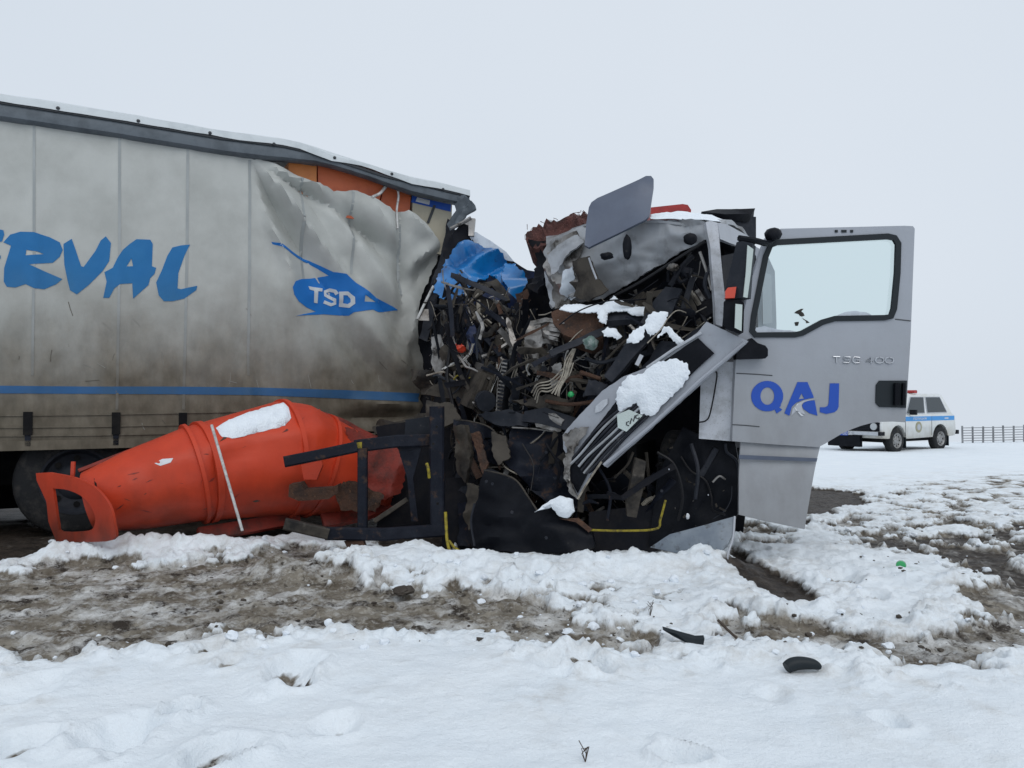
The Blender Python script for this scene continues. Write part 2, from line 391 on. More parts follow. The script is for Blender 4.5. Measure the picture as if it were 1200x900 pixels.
# ------------------------------------------------------------------ ground: one sheet, trampled snow, slush and wet mud
def vn(x, y, s):
    xi = np.floor(x); yi = np.floor(y); fx = x - xi; fy = y - yi
    h = lambda a, b: (lambda q: q - np.floor(q))(np.sin(a * 127.1 + b * 311.7 + s * 74.7) * 43758.5453)
    ux = fx * fx * (3 - 2 * fx); uy = fy * fy * (3 - 2 * fy)
    return (h(xi, yi) * (1 - ux) + h(xi + 1, yi) * ux) * (1 - uy) + (h(xi, yi + 1) * (1 - ux) + h(xi + 1, yi + 1) * ux) * uy
def fbm(x, y, f, o, s, g=.5):
    t = 0; a = 1; tot = 0
    for k in range(o):
        c_, s_ = math.cos(.6 * k + s), math.sin(.6 * k + s)
        t = t + a * (vn((x * c_ - y * s_) * f, (x * s_ + y * c_) * f, s + k) - .5); tot += a; a *= g; f *= 2.03
    return 2 * t / tot
def ss(a, b, x):
    t = np.clip((x - a) / (b - a), 0, 1); return t * t * (3 - 2 * t)
gp = lambda pts, z=.055: [G(x, y, z)[:2] for x, y in pts]
MUD = [  # outline, edge wobble, coverage, wetness
 ([(-260, 640), (30, 668), (75, 656), (150, 650), (230, 652), (300, 642), (345, 634), (400, 642), (370, 662), (440, 686), (520, 684), (570, 690), (640, 706), (720, 720), (790, 738), (795, 758), (690, 762), (600, 748), (520, 745), (430, 738), (330, 746), (250, 742), (160, 758), (60, 757), (-260, 768)], .34, .90, .3),
 ([(835, 722), (900, 728), (960, 728), (1060, 742), (1120, 738), (1150, 705), (1165, 660), (1200, 640), (1420, 620), (1450, 740), (1200, 762), (1110, 774), (1050, 772), (960, 758), (880, 748), (825, 748)], .3, .86, .45),
 ([(1000, 628), (1060, 622), (1120, 624), (1200, 606), (1330, 640), (1200, 690), (1140, 672), (1100, 652), (1040, 645)], .3, .55, .75),
 ([(855, 640), (885, 655), (912, 665), (978, 700), (930, 704), (905, 690), (862, 676), (850, 665)], .05, 1., 1.),
 ([(930, 562), (1012, 566), (1008, 584), (975, 592), (955, 605), (940, 618), (930, 600)], .14, .95, .9),
 ([(-700, 560), (-100, 545), (520, 555), (520, 600), (420, 622), (300, 628), (160, 634), (50, 650), (-30, 662), (-700, 690)], .15, 1., .85),
 ([(862, 605), (935, 622), (920, 640), (866, 640)], .1, .5, .7),
 ([(1040, 560), (1200, 545), (1330, 600), (1200, 622), (1010, 628), (960, 600)], .5, .42, .6),
 ([(535, 600), (700, 600), (862, 596), (858, 628), (800, 646), (690, 648), (530, 650)], .06, 1., .95),
 ([(430, 610), (540, 610), (535, 648), (440, 640)], .08, .8, .8),
 ([(560, 668), (820, 690), (850, 730), (700, 712), (560, 690)], .25, .34, .25),
]
def ground_fields(x, y):
    pts = np.stack([x, y], 1); shp = fbm(x, y, 1.7, 6, 3, .6); fine = fbm(x, y, 9, 4, 8)
    mud = np.zeros_like(x); wet = np.zeros_like(x); D = np.full_like(x, -9.); lump = fbm(x, y, 5, 5, 21, .6) * .5 + .5; big = fbm(x, y, .8, 4, 17, .6)
    near = (y > 1) & (y < 40)
    for poly, wob, cov, wt in MUD:
        pl = gp(poly); d = segdist(pts, pl); d = np.where(pip(pts, pl), d, -d)
        d = d + wob * (1.5 * shp + .9 * big) + wob * .9 * fine; D = np.maximum(D, d * (1 if cov > .6 else .2) - (0 if cov > .6 else .3))
        m = ss(-.05, .07, d + .16 * (lump - .5)) * ss(1 - cov - .12, 1 - cov + .12, lump * .9 + .12)
        m = np.where(near, m, 0); mud = np.maximum(mud, m); wet = np.maximum(wet, m * wt)
    return mud, wet, shp, fine, D
RIDGES = [([(60, 655), (130, 646), (200, 643), (300, 641)], .12, .11), ([(330, 662), (420, 668), (500, 664), (560, 668), (700, 668), (860, 666)], .13, .24),
          ([(825, 668), (850, 700), (915, 722)], .05, .10),           ([(960, 650), (1060, 680), (1130, 690)], .07, .35), ([(310, 668), (360, 672)], .07, .14), ([(425, 655), (470, 652)], .1, .16)]
DENTS = [(20, 862, .07, .06, .7), (145, 848, .09, .05, .35), (150, 745, .07, .05, .9), (250, 876, .08, .06, .6), (262, 880, .05, .05, .9), (214, 822, .045, .06, .6), (338, 782, .09, .06, .7), (352, 792, .06, .05, .7), (245, 756, .06, .05, .9),
         (268, 772, .05, .04, .8), (795, 873, .045, .07, .6), (680, 770, .07, .06, .8), (650, 772, .05, .04, .7), (705, 776, .05, .04, .8), (398, 838, .06, .03, .3), (20, 800, .1, .03, .1), (1040, 835, .05, .04, .1), (985, 672, .09, .05, .7),
         (1025, 690, .06, .04, .6), (100, 745, .06, .04, .8), (540, 690, .05, .03, .6), (600, 675, .06, .04, .5), (640, 668, .06, .04, .3), (1100, 742, .06, .03, .6), (885, 640, .06, .03, .6), (905, 800, .06, .02, .1)]
def base_z(x, y):
    z = -.0215 * np.clip(y - 7, 0, 30) + .010 * np.clip(x - 11, 0, 30) * ss(12, 22, y)
    c = np.clip(y - 28, 0, None); return z - .085 * (np.sqrt(c * c + 9) - 3)
def ground_z(x, y, full=False):
    mud, wet, shp, fine, D = ground_fields(x, y); pts = np.stack([x, y], 1)
    z = base_z(x, y); sn = 1 - mud; far = ss(45, 15, y)
    z = z + .055 * ss(.1, .75, sn) + far * (.03 * fbm(x, y, .9, 3, 5) + sn * (.026 * fbm(x, y, 3.2, 5, 31, .55) * (.35 + ss(-.2, .5, fbm(x, y, .7, 2, 77)) * 1.3) + .009 * fine))
    bank = ss(.0, .35, 3.95 - y + .18 * shp + .05 * np.sin(x * 1.3)) * .015; z = z + bank * sn
    for ln, h, wd in RIDGES:
        l = gp(ln); d = segdist(pts, l, False); z = z + h * np.exp(-(d / wd) ** 2) * (.72 + .55 * fbm(x, y, 5, 4, 44, .6))
    z = z + .045 * np.exp(-((D + .13) / .09) ** 2) * sn * np.clip(.5 + 1.6 * fbm(x, y, 7, 5, 83, .65), 0, 2) * ss(9, 6, y)
    tram = ss(6.6, 5.2, y) * ss(3.7, 4.2, y) + ss(2.2, 3, x) * ss(14, 9, y)
    lum = np.abs(fbm(x, y, 6, 5, 61, .6)); z = z + np.clip(tram, 0, 1) * (.05 * (lum - .2)) * (.4 + .6 * sn)
    z = z + mud * (1 - .75 * wet) * (.075 * np.abs(fbm(x, y, 4.5, 5, 71, .62)) + .02 * fbm(x, y, 18, 3, 9))
    for px, py, r, dep, dk in DENTS:
        q = G(px, py, .1); qx, qy = q.x, q.y
        d = np.hypot(x - qx, (y - qy) * .8) * (1 + .5 * fine + .4 * shp); e = np.exp(-(d / r) ** 2); z = z - 1.6 * dep * e + .5 * dep * np.exp(-((d - 1.7 * r) / (.5 * r)) ** 2)
        k = np.where((d < r * .95) & (y > qy - .02), e * dk * 1.15, 0); mud = np.maximum(mud, ss(.15, .55, k) * .95 * ss(-.3, .15, fine))  # dent shadow painted along with the soil into the mud mask
    return (z, mud, wet, ss(-.75, .05, D + .25 * fine + .3 * shp) * ss(30, 12, y)) if full else z
def axis(fine_lo, fine_hi, stp, lo, hi, gr):
    a = []; v = fine_lo
    while v < fine_hi: a.append(v); v += stp(v)
    s = stp(v)
    while v < hi: a.append(v); s *= gr; v += s
    a.append(hi); b = []; v = fine_lo; s = stp(fine_lo)
    while v > lo: s *= gr; v -= s; b.append(max(v, lo))
    return np.array(b[::-1] + a)
gx = axis(-4.4, 5.4, lambda v: .0165, -160, 260, 1.09); gy = axis(2.2, 13, lambda v: max(.012, .0038 * v), -25, 420, 1.045)
XX, YY = np.meshgrid(gx, gy); xf, yf = XX.ravel(), YY.ravel()
zf, mudf, wetf, grimef = ground_z(xf, yf, True)
nx, ny = len(gx), len(gy)
ii = (np.arange(ny - 1)[:, None] * nx + np.arange(nx - 1)[None]).ravel()
quads = np.stack([ii, ii + 1, ii + 1 + nx, ii + nx], 1).astype(np.int32)
me = bpy.data.meshes.new('snowy_ground'); me.vertices.add(nx * ny); me.vertices.foreach_set('co', np.stack([xf, yf, zf], 1).astype(np.float32).ravel())
me.loops.add(quads.size); me.loops.foreach_set('vertex_index', quads.ravel()); me.polygons.add(len(quads)); me.polygons.foreach_set('loop_start', np.arange(len(quads), dtype=np.int32) * 4)
me.update(calc_edges=True); me.validate(); me.shade_smooth()
for nm, arr in (('mud', mudf), ('wet', wetf), ('grime', grimef)):
    at = me.attributes.new(nm, 'FLOAT', 'POINT'); at.data.foreach_set('value', arr.astype(np.float32))
gnd = bpy.data.objects.new('snowy_ground', me); col.objects.link(gnd); tag(gnd, 'trampled white snow with brown slush tracks and wet mud', None, None, 'structure')
def ground_mat():
    m = bpy.data.materials.new('snow_and_mud'); m.use_nodes = True; n = m.node_tree; b = n.nodes['Principled BSDF']; L = n.links.new
    t = n.nodes.new('ShaderNodeTexCoord')
    def attr(a): q = n.nodes.new('ShaderNodeAttribute'); q.attribute_name = a; return q.outputs['Fac']
    def noi(sc, det=8, ro=.65):
        q = n.nodes.new('ShaderNodeTexNoise'); q.inputs['Scale'].default_value = sc; q.inputs['Detail'].default_value = det; q.inputs['Roughness'].default_value = ro; L(t.outputs['Object'], q.inputs['Vector']); return q.outputs[0]
    def ramp(v, a, c): q = n.nodes.new('ShaderNodeValToRGB'); q.color_ramp.elements[0].position = a; q.color_ramp.elements[1].position = c; L(v, q.inputs[0]); return q.outputs[0]
    def ma(op, a, c):
        q = n.nodes.new('ShaderNodeMath'); q.operation = op
        for i, v in enumerate((a, c)):
            if isinstance(v, (int, float)): q.inputs[i].default_value = v
            else: L(v, q.inputs[i])
        return q.outputs[0]
    def mix(f, a, c):
        q = n.nodes.new('ShaderNodeMix'); q.data_type = 'RGBA'; L(f, q.inputs[0])
        for i, v in ((6, a), (7, c)):
            if isinstance(v, tuple): q.inputs[i].default_value = (*v, 1)
            else: L(v, q.inputs[i])
        return q.outputs[2]
    mud, wet = attr('mud'), attr('wet')
    sl = mix(ramp(noi(5), .38, .64), (.105, .086, .064), (.27, .243, .20))
    sl = mix(ramp(noi(3.2, 9, .7), .47, .62), sl, (.60, .60, .59))
    sl = mix(ramp(noi(4.1, 10, .7), .535, .62), sl, (.040, .032, .026))
    sl = mix(ramp(noi(19, 7, .7), .52, .68), sl, (.40, .38, .345)); sl = mix(ramp(noi(23, 7, .7), .56, .68), sl, (.045, .036, .028))
    dark = mix(ramp(noi(12), .4, .7), (.028, .023, .02), (.075, .06, .048))
    dirt = mix(ramp(ma('ADD', wet, ma('MULTIPLY', ma('SUBTRACT', noi(9), .5), .9)), .42, .78), sl, dark)
    sn = mix(ramp(noi(2.5, 4), .35, .7), (.84, .885, .92), (.79, .845, .89))
    gf = ma('MULTIPLY', attr('grime'), ramp(noi(6, 8, .7), .45, .72)); sn = mix(ma('MULTIPLY', gf, .75), sn, (.46, .43, .385))
    f = ramp(ma('ADD', mud, ma('MULTIPLY', ma('SUBTRACT', noi(16, 7), .5), .75)), .30, .66)
    L(mix(f, sn, dirt), b.inputs['Base Color'])
    rr = n.nodes.new('ShaderNodeMapRange'); L(wet, rr.inputs[0]); rr.inputs[3].default_value = .8; rr.inputs[4].default_value = .5; L(rr.outputs[0], b.inputs['Roughness'])
    b.inputs['Specular IOR Level'].default_value = .14
    bp = n.nodes.new('ShaderNodeBump'); bp.inputs['Strength'].default_value = .7; bp.inputs['Distance'].default_value = .02
    hh = ma('ADD', noi(28, 6), ma('MULTIPLY', noi(110, 4), .35)); L(hh, bp.inputs['Height']); L(bp.outputs[0], b.inputs['Normal'])
    return m
me.materials.append(ground_mat())
def gz(x, y): return float(ground_z(np.array([x]), np.array([y]))[0])

# ------------------------------------------------------------------ curtain-side trailer
trailer = empty('curtain_trailer', Tp(2, 0, 1.25), 'long dirty white curtain-sided semi-trailer with blue brush lettering', 'trailer')
TR = trailer
CRE = [(296, 188, 372, 340, 9, -.045), (300, 188, 352, 262, 6, .03), (330, 205, 400, 300, 10, .035), (345, 205, 425, 345, 9, -.04), (366, 214, 476, 366, 11, .05), (392, 226, 480, 336, 8, -.045),
       (318, 262, 402, 352, 10, .03), (415, 224, 418, 330, 5, -.03), (437, 236, 486, 320, 10, .045), (470, 250, 474, 392, 7, -.06), (478, 250, 520, 282, 8, .05), (520, 284, 478, 312, 7, .045), (514, 300, 480, 345, 8, -.04),
       (402, 352, 496, 462, 12, .05), (440, 350, 492, 424, 9, -.045), (372, 360, 470, 470, 10, -.03), (300, 310, 430, 450, 14, .02), (488, 360, 470, 440, 9, .04), (420, 470, 500, 478, 6, .03), (400, 492, 490, 486, 6, -.04),
       (340, 400, 350, 450, 5, .012), (60, 400, 75, 450, 6, .012), (230, 420, 236, 440, 5, .012), (150, 430, 170, 480, 7, .012), (268, 380, 330, 470, 12, -.018)]
CRE = [(Vector(Tsz(a, b)), Vector(Tsz(c, d)), wd * .0125, am * 1.9) for a, b, c, d, wd, am in CRE]
POSTS = [Tsz(px, 300)[0] for px in (-60, 40, 140, 220, 293)]
FAN = Vector(Tsz(294, 184))
def sm(a, b, x):
    t = max(0., min(1., (x - a) / (b - a))); return t * t * (3 - 2 * t)
def cdisp(s, z):
    h = .010 * noise.noise(Vector((s * 1.3, z * .8, 2))) + .005 * noise.noise(Vector((s * 4, z * 3, 5))) + .003 * noise.noise(Vector((s * 11, z * 8, 9)))
    q = Vector((s, z))
    for a, b, wd, am in CRE:                 # single taut creases
        ab = b - a; t = max(0, min(1, (q - a).dot(ab) / ab.length_squared)); d = (q - a - ab * t).length
        if d < wd * 1.6: h += am * max(0, 1 - d / (wd * 1.6)) ** 1.4 * math.sin(math.pi * min(1, .15 + t * .85)) ** .5
    v = q - FAN; r_ = v.length               # folds that fan out from where the curtain still hangs
    if v.x > 0 and r_ > .05:
        an = math.atan2(-v.y, v.x); e = sm(.05, .5, r_) * sm(3.0, 1.3, r_) * sm(.2, .5, an) * sm(1.5, 1.15, an)
        if e > 0: h += e * .15 * tri_(an * 1.9 + .22 * noise.noise(Vector((r_ * 1.5, an * 3, 1)))) * (.75 + .4 * noise.noise(Vector((an * 6, 3, 3))))
    for sp in POSTS:
        d = abs(s - sp)
        if d < .3: h += .012 * math.exp(-(d / .05) ** 2)
    lo = sm(1.9, 1.3, z)                     # slack, rippled lower hem
    h += lo * .010 * tri_(s * 2.6 + z * .9 + .6 * noise.noise(Vector((s, z, 8)))) + lo * .012 * noise.noise(Vector((s * 3, z * 5, 6)))
    if s > 3.5: h -= .45 * (s - 3.5) ** 2
    return h
def cmap(px, py):
    s, z = Tsz(px, py); return Tp(s, z) + TN * cdisp(s, z), TN
top = Tsz(0, 136)[1]; bot = Tsz(0, 521)[1]
cpx = [(293, 185), (318, 190), (345, 203), (359, 211), (391, 224), (415, 222), (439, 233), (465, 248), (479, 246), (501, 261), (516, 278), (522, 286), (521, 302), (509, 326), (494, 352), (489, 372), (491, 398), (498, 420), (500, 448), (494, 468), (500, 480), (488, 496), (440, 505)]
cpoly = [(-2.6, bot), (-2.6, top)] + [(Tsz(x, y)[0], top) for x, y in ((0, 0), (150, 0))] + [Tsz(*q) for q in cpx] + [(Tsz(300, 0)[0], bot)]
A, T3, di = tri2d(cpoly, .042, (), .010, 4)
V, Fs = shell(A, T3, lambda s, z: (Tp(s, z) + TN * cdisp(s, z), TN), lambda u, v, d: 0, .006, di)
curtain = build('side_curtain', V, Fs, 'curtain', TR)
z02 = lambda p: Z(0, 250, .2, p)
LET = {
 'R': (z02([(20, 170), (60, 125), (120, 108), (200, 112), (290, 140), (350, 170), (368, 215), (350, 255), (310, 290), (170, 300), (260, 340), (365, 385), (330, 415), (260, 445), (200, 440), (150, 415), (90, 435), (40, 430), (22, 400), (25, 320), (50, 240), (65, 190)]), [z02([(155, 215), (220, 225), (258, 240), (150, 247)])]),
 'E': (z02([(-260, 110), (-100, 98), (0, 95), (20, 100), (25, 125), (12, 165), (-60, 178), (-170, 185), (-180, 235), (-60, 235), (4, 248), (4, 265), (-60, 290), (-190, 295), (-195, 380), (-60, 385), (-70, 430), (-250, 440), (-290, 400), (-280, 250)]), []),
 'V': (z02([(372, 180), (420, 150), (435, 190), (475, 310), (490, 315), (560, 220), (590, 160), (620, 135), (650, 175), (640, 280), (600, 340), (520, 420), (450, 475), (410, 450), (395, 390), (377, 300)]), []),
 'A': (z02([(760, 180), (800, 152), (880, 155), (895, 180), (890, 310), (915, 320), (905, 355), (880, 380), (870, 420), (780, 500), (775, 410), (705, 415), (670, 440), (640, 495), (605, 495), (625, 400), (612, 345), (660, 320), (690, 260), (720, 215)]), [z02([(770, 265), (780, 310), (742, 312)])]),
 'L': (z02([(1010, 200), (1060, 188), (1112, 185), (1080, 250), (1045, 350), (1040, 440), (1060, 445), (1155, 425), (1150, 450), (1080, 500), (1010, 515), (960, 515), (930, 480), (915, 405), (950, 330), (980, 250)]), [])}
for k in 'ERVAL': on_surface('painted_letter', LET[k][0], cmap, 'letter_blue', curtain, holes=LET[k][1], step=4)
z03 = lambda p: Z(310, 270, .14167, p)
on_surface('logo_swoosh', z03([(50, 100), (180, 150), (380, 245), (560, 350), (660, 368), (740, 440), (850, 510), (920, 560), (1010, 608), (1105, 660), (930, 680), (880, 660), (730, 680), (700, 705), (500, 690), (250, 712), (430, 670), (340, 640), (270, 595), (230, 540), (215, 480), (240, 430), (300, 405), (480, 380), (530, 375), (440, 310), (370, 265), (200, 185), (60, 120)]), cmap, 'logo_blue', curtain, step=3, holes=[z03([(815, 540), (915, 597), (810, 595)])])
for nm, pl, hl in (('T', [(365, 460), (490, 475), (485, 502), (450, 500), (445, 600), (413, 597), (415, 497), (375, 488)], []),
                   ('S', stroke_poly([(602, 528), (585, 503), (545, 490), (510, 502), (512, 532), (548, 552), (588, 572), (592, 600), (558, 612), (498, 588)], 27), []),
                   ('D', [(615, 508), (680, 510), (735, 556), (738, 610), (695, 643), (625, 628)], [[(646, 538), (678, 541), (704, 570), (704, 598), (682, 612), (650, 603)]])):
    on_surface('logo_letter', z03(pl), cmap, 'logo_white', curtain, step=2.5, lift=.010, holes=[z03(h) for h in hl])
on_surface('painted_stripe', [(-150, 452), (0, 452), (100, 453), (200, 453), (300, 454), (400, 457), (493, 461), (492, 471), (400, 467), (300, 463), (200, 462), (0, 461), (-150, 461)], cmap, 'stripe_blue', curtain, step=5)
for ln in ([(40, 142), (40, 300), (38, 440)], [(140, 160), (140, 300), (137, 480)], [(220, 172), (219, 300), (215, 480)], [(293, 187), (292, 300), (291, 440)], [(354, 209), (353, 250), (356, 330)], [(415, 224), (414, 270), (411, 322)], [(470, 262), (471, 300), (473, 345)]):
    on_surface('curtain_seam', stroke_poly(ln, 3.2), cmap, 'seam', curtain, step=6, lift=.004)
M('scuff', (.24, .232, .21), .6); M('streak', (.10, .088, .07), .7)
for k in range(26):
    x = rng.uniform(5, 470); y = rng.uniform(350, 505); L_ = rng.uniform(3, 18); a_ = rng.choice((rng.gauss(1.4, .25), rng.gauss(.5, .6))); w_ = rng.uniform(.35, .9)
    on_surface('tarp_scuff', stroke_poly([(x, y), (x + L_ * .5 * math.cos(a_) + rng.uniform(-1, 1), y + L_ * .5 * math.sin(a_)), (x + L_ * math.cos(a_), y + L_ * math.sin(a_))], w_), cmap, rng.choice(('scuff', 'scuff', 'streak')) if y > 350 else 'streak', curtain, step=6, lift=.003, thick=.002)
# top rail, roof, studs
RL = [(-2.8, 3.79)] + [Tsz(x, y) for x, y in ((0, 121), (130, 141), (260, 163), (330, 172), (367, 180), (405, 193), (447, 207), (495, 218), (547, 230))]
def sweep(name, path, prof, m, par, closed=True):
    V = []; Fs = []; n = len(prof)
    for s, z in path:
        k_ = (1 - .5 * sm(2.2, 3.0, s) + .3 * sm(3.3, 3.8, s)) if name == 'top_rail' else 1
        V += [Tp(s, z + dz * k_) + TN * dn for dn, dz in prof]
    for i in range(len(path) - 1):
        for k in range(n if closed else n - 1): Fs.append((i * n + k, i * n + (k + 1) % n, (i + 1) * n + (k + 1) % n, (i + 1) * n + k))
    if closed: Fs += [tuple(range(n)), tuple(range((len(path) - 1) * n, len(path) * n))[::-1]]
    return build(name, V, Fs, m, par)
dens = []
for (s0, z0), (s1, z1) in zip(RL, RL[1:]):
    n = max(2, int((s1 - s0) / .12))
    dens += [(s0 + (s1 - s0) * k / n, z0 + (z1 - z0) * k / n + .006 * noise.noise(Vector((s0 + k * .3, 0, 0))) * (1 if s0 > 2 else .2)) for k in range(n)]
dens.append(RL[-1])
rail = sweep('top_rail', dens, [(.06, 0), (.075, -.05), (.07, -.13), (.04, -.155), (-.03, -.155), (-.03, 0)], 'rail', TR)
sweep('rail_lip', dens, [(.064, .002), (.085, -.004), (.085, -.028), (.078, -.03), (.066, -.02)], 'rail_dark', rail)
roof = MB(); V = []; Fs = []; n = 14
for i, (s, z) in enumerate(dens):
    for k in range(n):
        o = (-.095, -.088, -.03)[k] if k < 3 else -.075 + 2.5 * (k / (n - 1)) ** 1.4
        hh = (.0, .055, .075)[k] if k < 3 else .08
        V.append(Tp(s, z + hh + .012 * noise.noise(Vector((s * 3.3, k * .7, 1))) + (.05 * noise.noise(Vector((s * 2, k * .5, 4))) if s > 2.6 else 0)) - TN * o)
N0 = len(V); V += [v - Vector((0, 0, .012)) for v in V]
for i in range(len(dens) - 1):
    for k in range(n - 1):
        f = (i * n + k, i * n + k + 1, (i + 1) * n + k + 1, (i + 1) * n + k); Fs += [f, tuple(j + N0 for j in f[::-1])]
    Fs.append((i * n, (i + 1) * n, (i + 1) * n + N0, i * n + N0))
build('roof_tarpaulin', V, Fs, 'tarp_white', TR)
for px, py in ((-20, 114), (68, 127), (162, 142), (246, 156), (321, 169), (392, 185), (459, 204), (519, 222)):
    s, z = Tsz(px, py, -.09); V, Fs = lathe_vf([(Tp(s, z, -.07), TN, .016), (Tp(s, z, -.10), TN, .016), (Tp(s, z, -.105), TN, .008)], 10); build('roof_stud', V, Fs, 'rail_dark', rail)
# crushed rail end and corner post
pan('crushed_rail_end', [(528, 226, 8.6), (545, 229, 8.6), (555, 238, 8.5), (556, 243, 8.5), (545, 250, 8.5), (537, 262, 8.5), (527, 270, 8.5), (523, 262, 8.55), (534, 246, 8.6)], 'rail', TR, amp=.03, fr=9, step=.03, thick=.03)
pan('corner_post', [(524, 255, 8.7), (533, 262, 8.7), (526, 300, 8.6), (500, 400, 8.4), (490, 395, 8.4), (512, 320, 8.6)], 'dark_grey', TR, amp=.05, fr=5, step=.05, thick=.04)
# bulkhead, far side, deck, chassis
V, Fs = box_vf(Tp(.75, .87, 1.25), 6.6, 2.46, .14, TU, TN); build('cargo_deck', V, Fs, 'underside', TR)
V, Fs = box_vf(Tp(.7, 2.3, 2.47), 6.4, .03, 2.7, TU, TN); build('far_curtain', V, Fs, 'curtain', TR)
V, Fs = box_vf(Tp(4.15, 2.0, 1.35), .05, 2.2, 2.2, TU, TN); build('front_bulkhead', V, Fs, 'dark_grey', TR)
V, Fs = box_vf(Tp(.6, .44, 1.95), 6.4, .04, .74, TU, TN); build('underbody_light_block', V, Fs, 'underside', TR)  # dark box added to stop light showing through under the trailer
for o in (.75, 1.75):
    V, Fs = box_vf(Tp(.6, .62, o), 6.2, .12, .36, TU, TN); build('chassis_rail', V, Fs, 'underside', TR)
sweep('side_rail', [(-2.6, bot), (0, bot), (3.6, bot)], [(.012, -.02), (.016, .012), (.03, .03), (.03, -.055), (-.1, -.055), (-.1, -.02)], 'curtain', TR)
for y0 in (486, 500, 510):
    on_surface('tension_fold', stroke_poly([(-120, y0 + 2), (100, y0), (250, y0 - 3), (330, y0 - 5)], 1.6), cmap, 'curtain', curtain, step=8, lift=.012)
for px in (-70, 33, 136, 214, 300):
    s, z = Tsz(px, 496); b_ = build('strap_buckle', *box_vf(Tp(s, z, -.028), .07, .03, .20, TU, TN), 'underside', TR)
    build('strap', *box_vf(Tp(s, z - .12, -.024), .045, .012, .16, TU, TN), 'black_metal', b_)
def wheel(name, c, ax, r, wd, par, rim='steel_rim', tm='tyre', local=False):
    ax = Vector(ax).normalized(); t = empty_child = None
    st = [(c - ax * wd / 2, ax, r * .60), (c - ax * wd / 2, ax, r * .86), (c - ax * wd * .42, ax, r * .965), (c - ax * wd * .3, ax, r), (c, ax, r * 1.003), (c + ax * wd * .3, ax, r), (c + ax * wd * .42, ax, r * .965), (c + ax * wd / 2, ax, r * .86), (c + ax * wd / 2, ax, r * .60), (c + ax * wd * .3, ax, r * .57)]
    V, Fs = lathe_vf(st, 36, cap=False); o = build('wheel', V, Fs, tm, par, local=local)
    rs = [(c - ax * wd * .45, ax, r * .57), (c + ax * wd * .40, ax, r * .57), (c + ax * (wd * .5 + .004), ax, r * .6), (c + ax * (wd * .5 + .002), ax, r * .56), (c + ax * wd * .38, ax, r * .5), (c + ax * wd * .34, ax, r * .34), (c + ax * wd * .44, ax, r * .26), (c + ax * wd * .46, ax, r * .12)]
    V, Fs = lathe_vf(rs, 28); build('rim', V, Fs, rim, o, local=local)
    for k in range(8):
        a = k * math.pi / 4; u_ = Vector((0, 0, 1)).cross(ax).normalized(); v_ = ax.cross(u_); p = c + (u_ * math.cos(a) + v_ * math.sin(a)) * r * .42
        V, Fs = lathe_vf([(p + ax * wd * .33, ax, r * .055), (p + ax * wd * .40, ax, r * .055)], 8); build('rim_hole', V, Fs, 'underside', o, local=local)
    return o
sw = Tsz(90, 570, .12)[0]
for k in range(3):
    wheel('wheel', Tp(sw - 1.31 * k, .5, .27), TN, .5, .36, TR, 'dark_grey'); wheel('wheel', Tp(sw - 1.31 * k, .5, 2.2), -TN, .5, .36, TR)
    build('axle', *tube_vf([Tp(sw - 1.31 * k, .5, .3), Tp(sw - 1.31 * k, .5, 2.2)], .07, 10), 'underside', TR)
for k in (0, 1):
    arc = [Tp(sw - 1.31 * k + .60 * math.cos(a), .50 + .58 * math.sin(a), .10) for a in np.linspace(.6, 2.5, 12)]
    V = []; Fs = []
    for p in arc: V += [p, p - TN * .36, p - TN * .36 + Vector((0, 0, .008)), p + Vector((0, 0, .008))]
    for i in range(11):
        for j in range(4): Fs.append((i * 4 + j, i * 4 + (j + 1) % 4, i * 4 + 4 + (j + 1) % 4, i * 4 + 4 + j))
    build('mudguard', V, Fs, 'dark_grey', TR)
# cargo seen through the torn corner
def cargo(name, poly, m, label, cat, off, depth=.55, amp=.01):
    V = [Tp(*Tsz(x, y, off), off) for x, y in poly]; B = [v - TN * depth for v in V]; n = len(V)
    return tag(build(name, V + B, [tuple(range(n)), tuple(range(2 * n - 1, n - 1, -1))] + [(i, (i + 1) % n, n + (i + 1) % n, n + i) for i in range(n)], m), label, cat)
cargo('wrapped_pallet', [(338, 190), (371, 195), (371, 245), (340, 240)], 'amber_wrap', 'amber wrapped load at the left end of the torn curtain gap', 'pallet', .10)
cargo('wrapped_pallet', [(372.5, 190), (452, 205), (447, 226), (438, 260), (373, 250)], 'orange_wrap', 'long orange wrapped load behind the torn curtain', 'pallet', .12)
cargo('wrapped_pallet', [(452, 209), (482, 222), (478, 275), (440, 262), (448, 228)], 'orange_wrap', 'small orange wrapped load beside the cardboard carton', 'pallet', .16)
cb = cargo('cardboard_carton', [(484, 222), (530, 232), (528, 300), (482, 292)], 'carton', 'beige cardboard carton with blue printed top in trailer corner', 'carton', .16)
pl = lambda a, o: [Tp(*Tsz(x, y, o), o) for x, y in a]
pan('blue_print', pl([(484, 224), (529, 235), (528, 248), (482, 237)], .152), 'carton_blue', cb, thick=.004, step=.2)
pan('white_print', pl([(489, 231), (504, 235), (503, 240), (487, 236)], .147), 'decal_white', cb, thick=.003, step=.2)
pan('carton_edge', pl([(508, 240), (511, 241), (503, 262), (500, 261)], .150), 'groove', cb, thick=.003, step=.2)
st_ = empty('load_strap', Tp(*Tsz(460, 240), -.02), 'pale loose strap hanging over the orange load', 'strap')
tube('strap_webbing', [Tp(*Tsz(x, y, o), o) for x, y, o in ((436, 231, -.05), (446, 226, 0), (453, 217, .06), (457, 212, .09))], .016, 'wire_white', st_, n=6)
tube('strap_webbing', [Tp(*Tsz(x, y, o), o) for x, y, o in ((463, 214, .06), (467, 228, .05), (465, 246, .02), (466, 268, -.06))], .012, 'wire_white', st_, n=6)

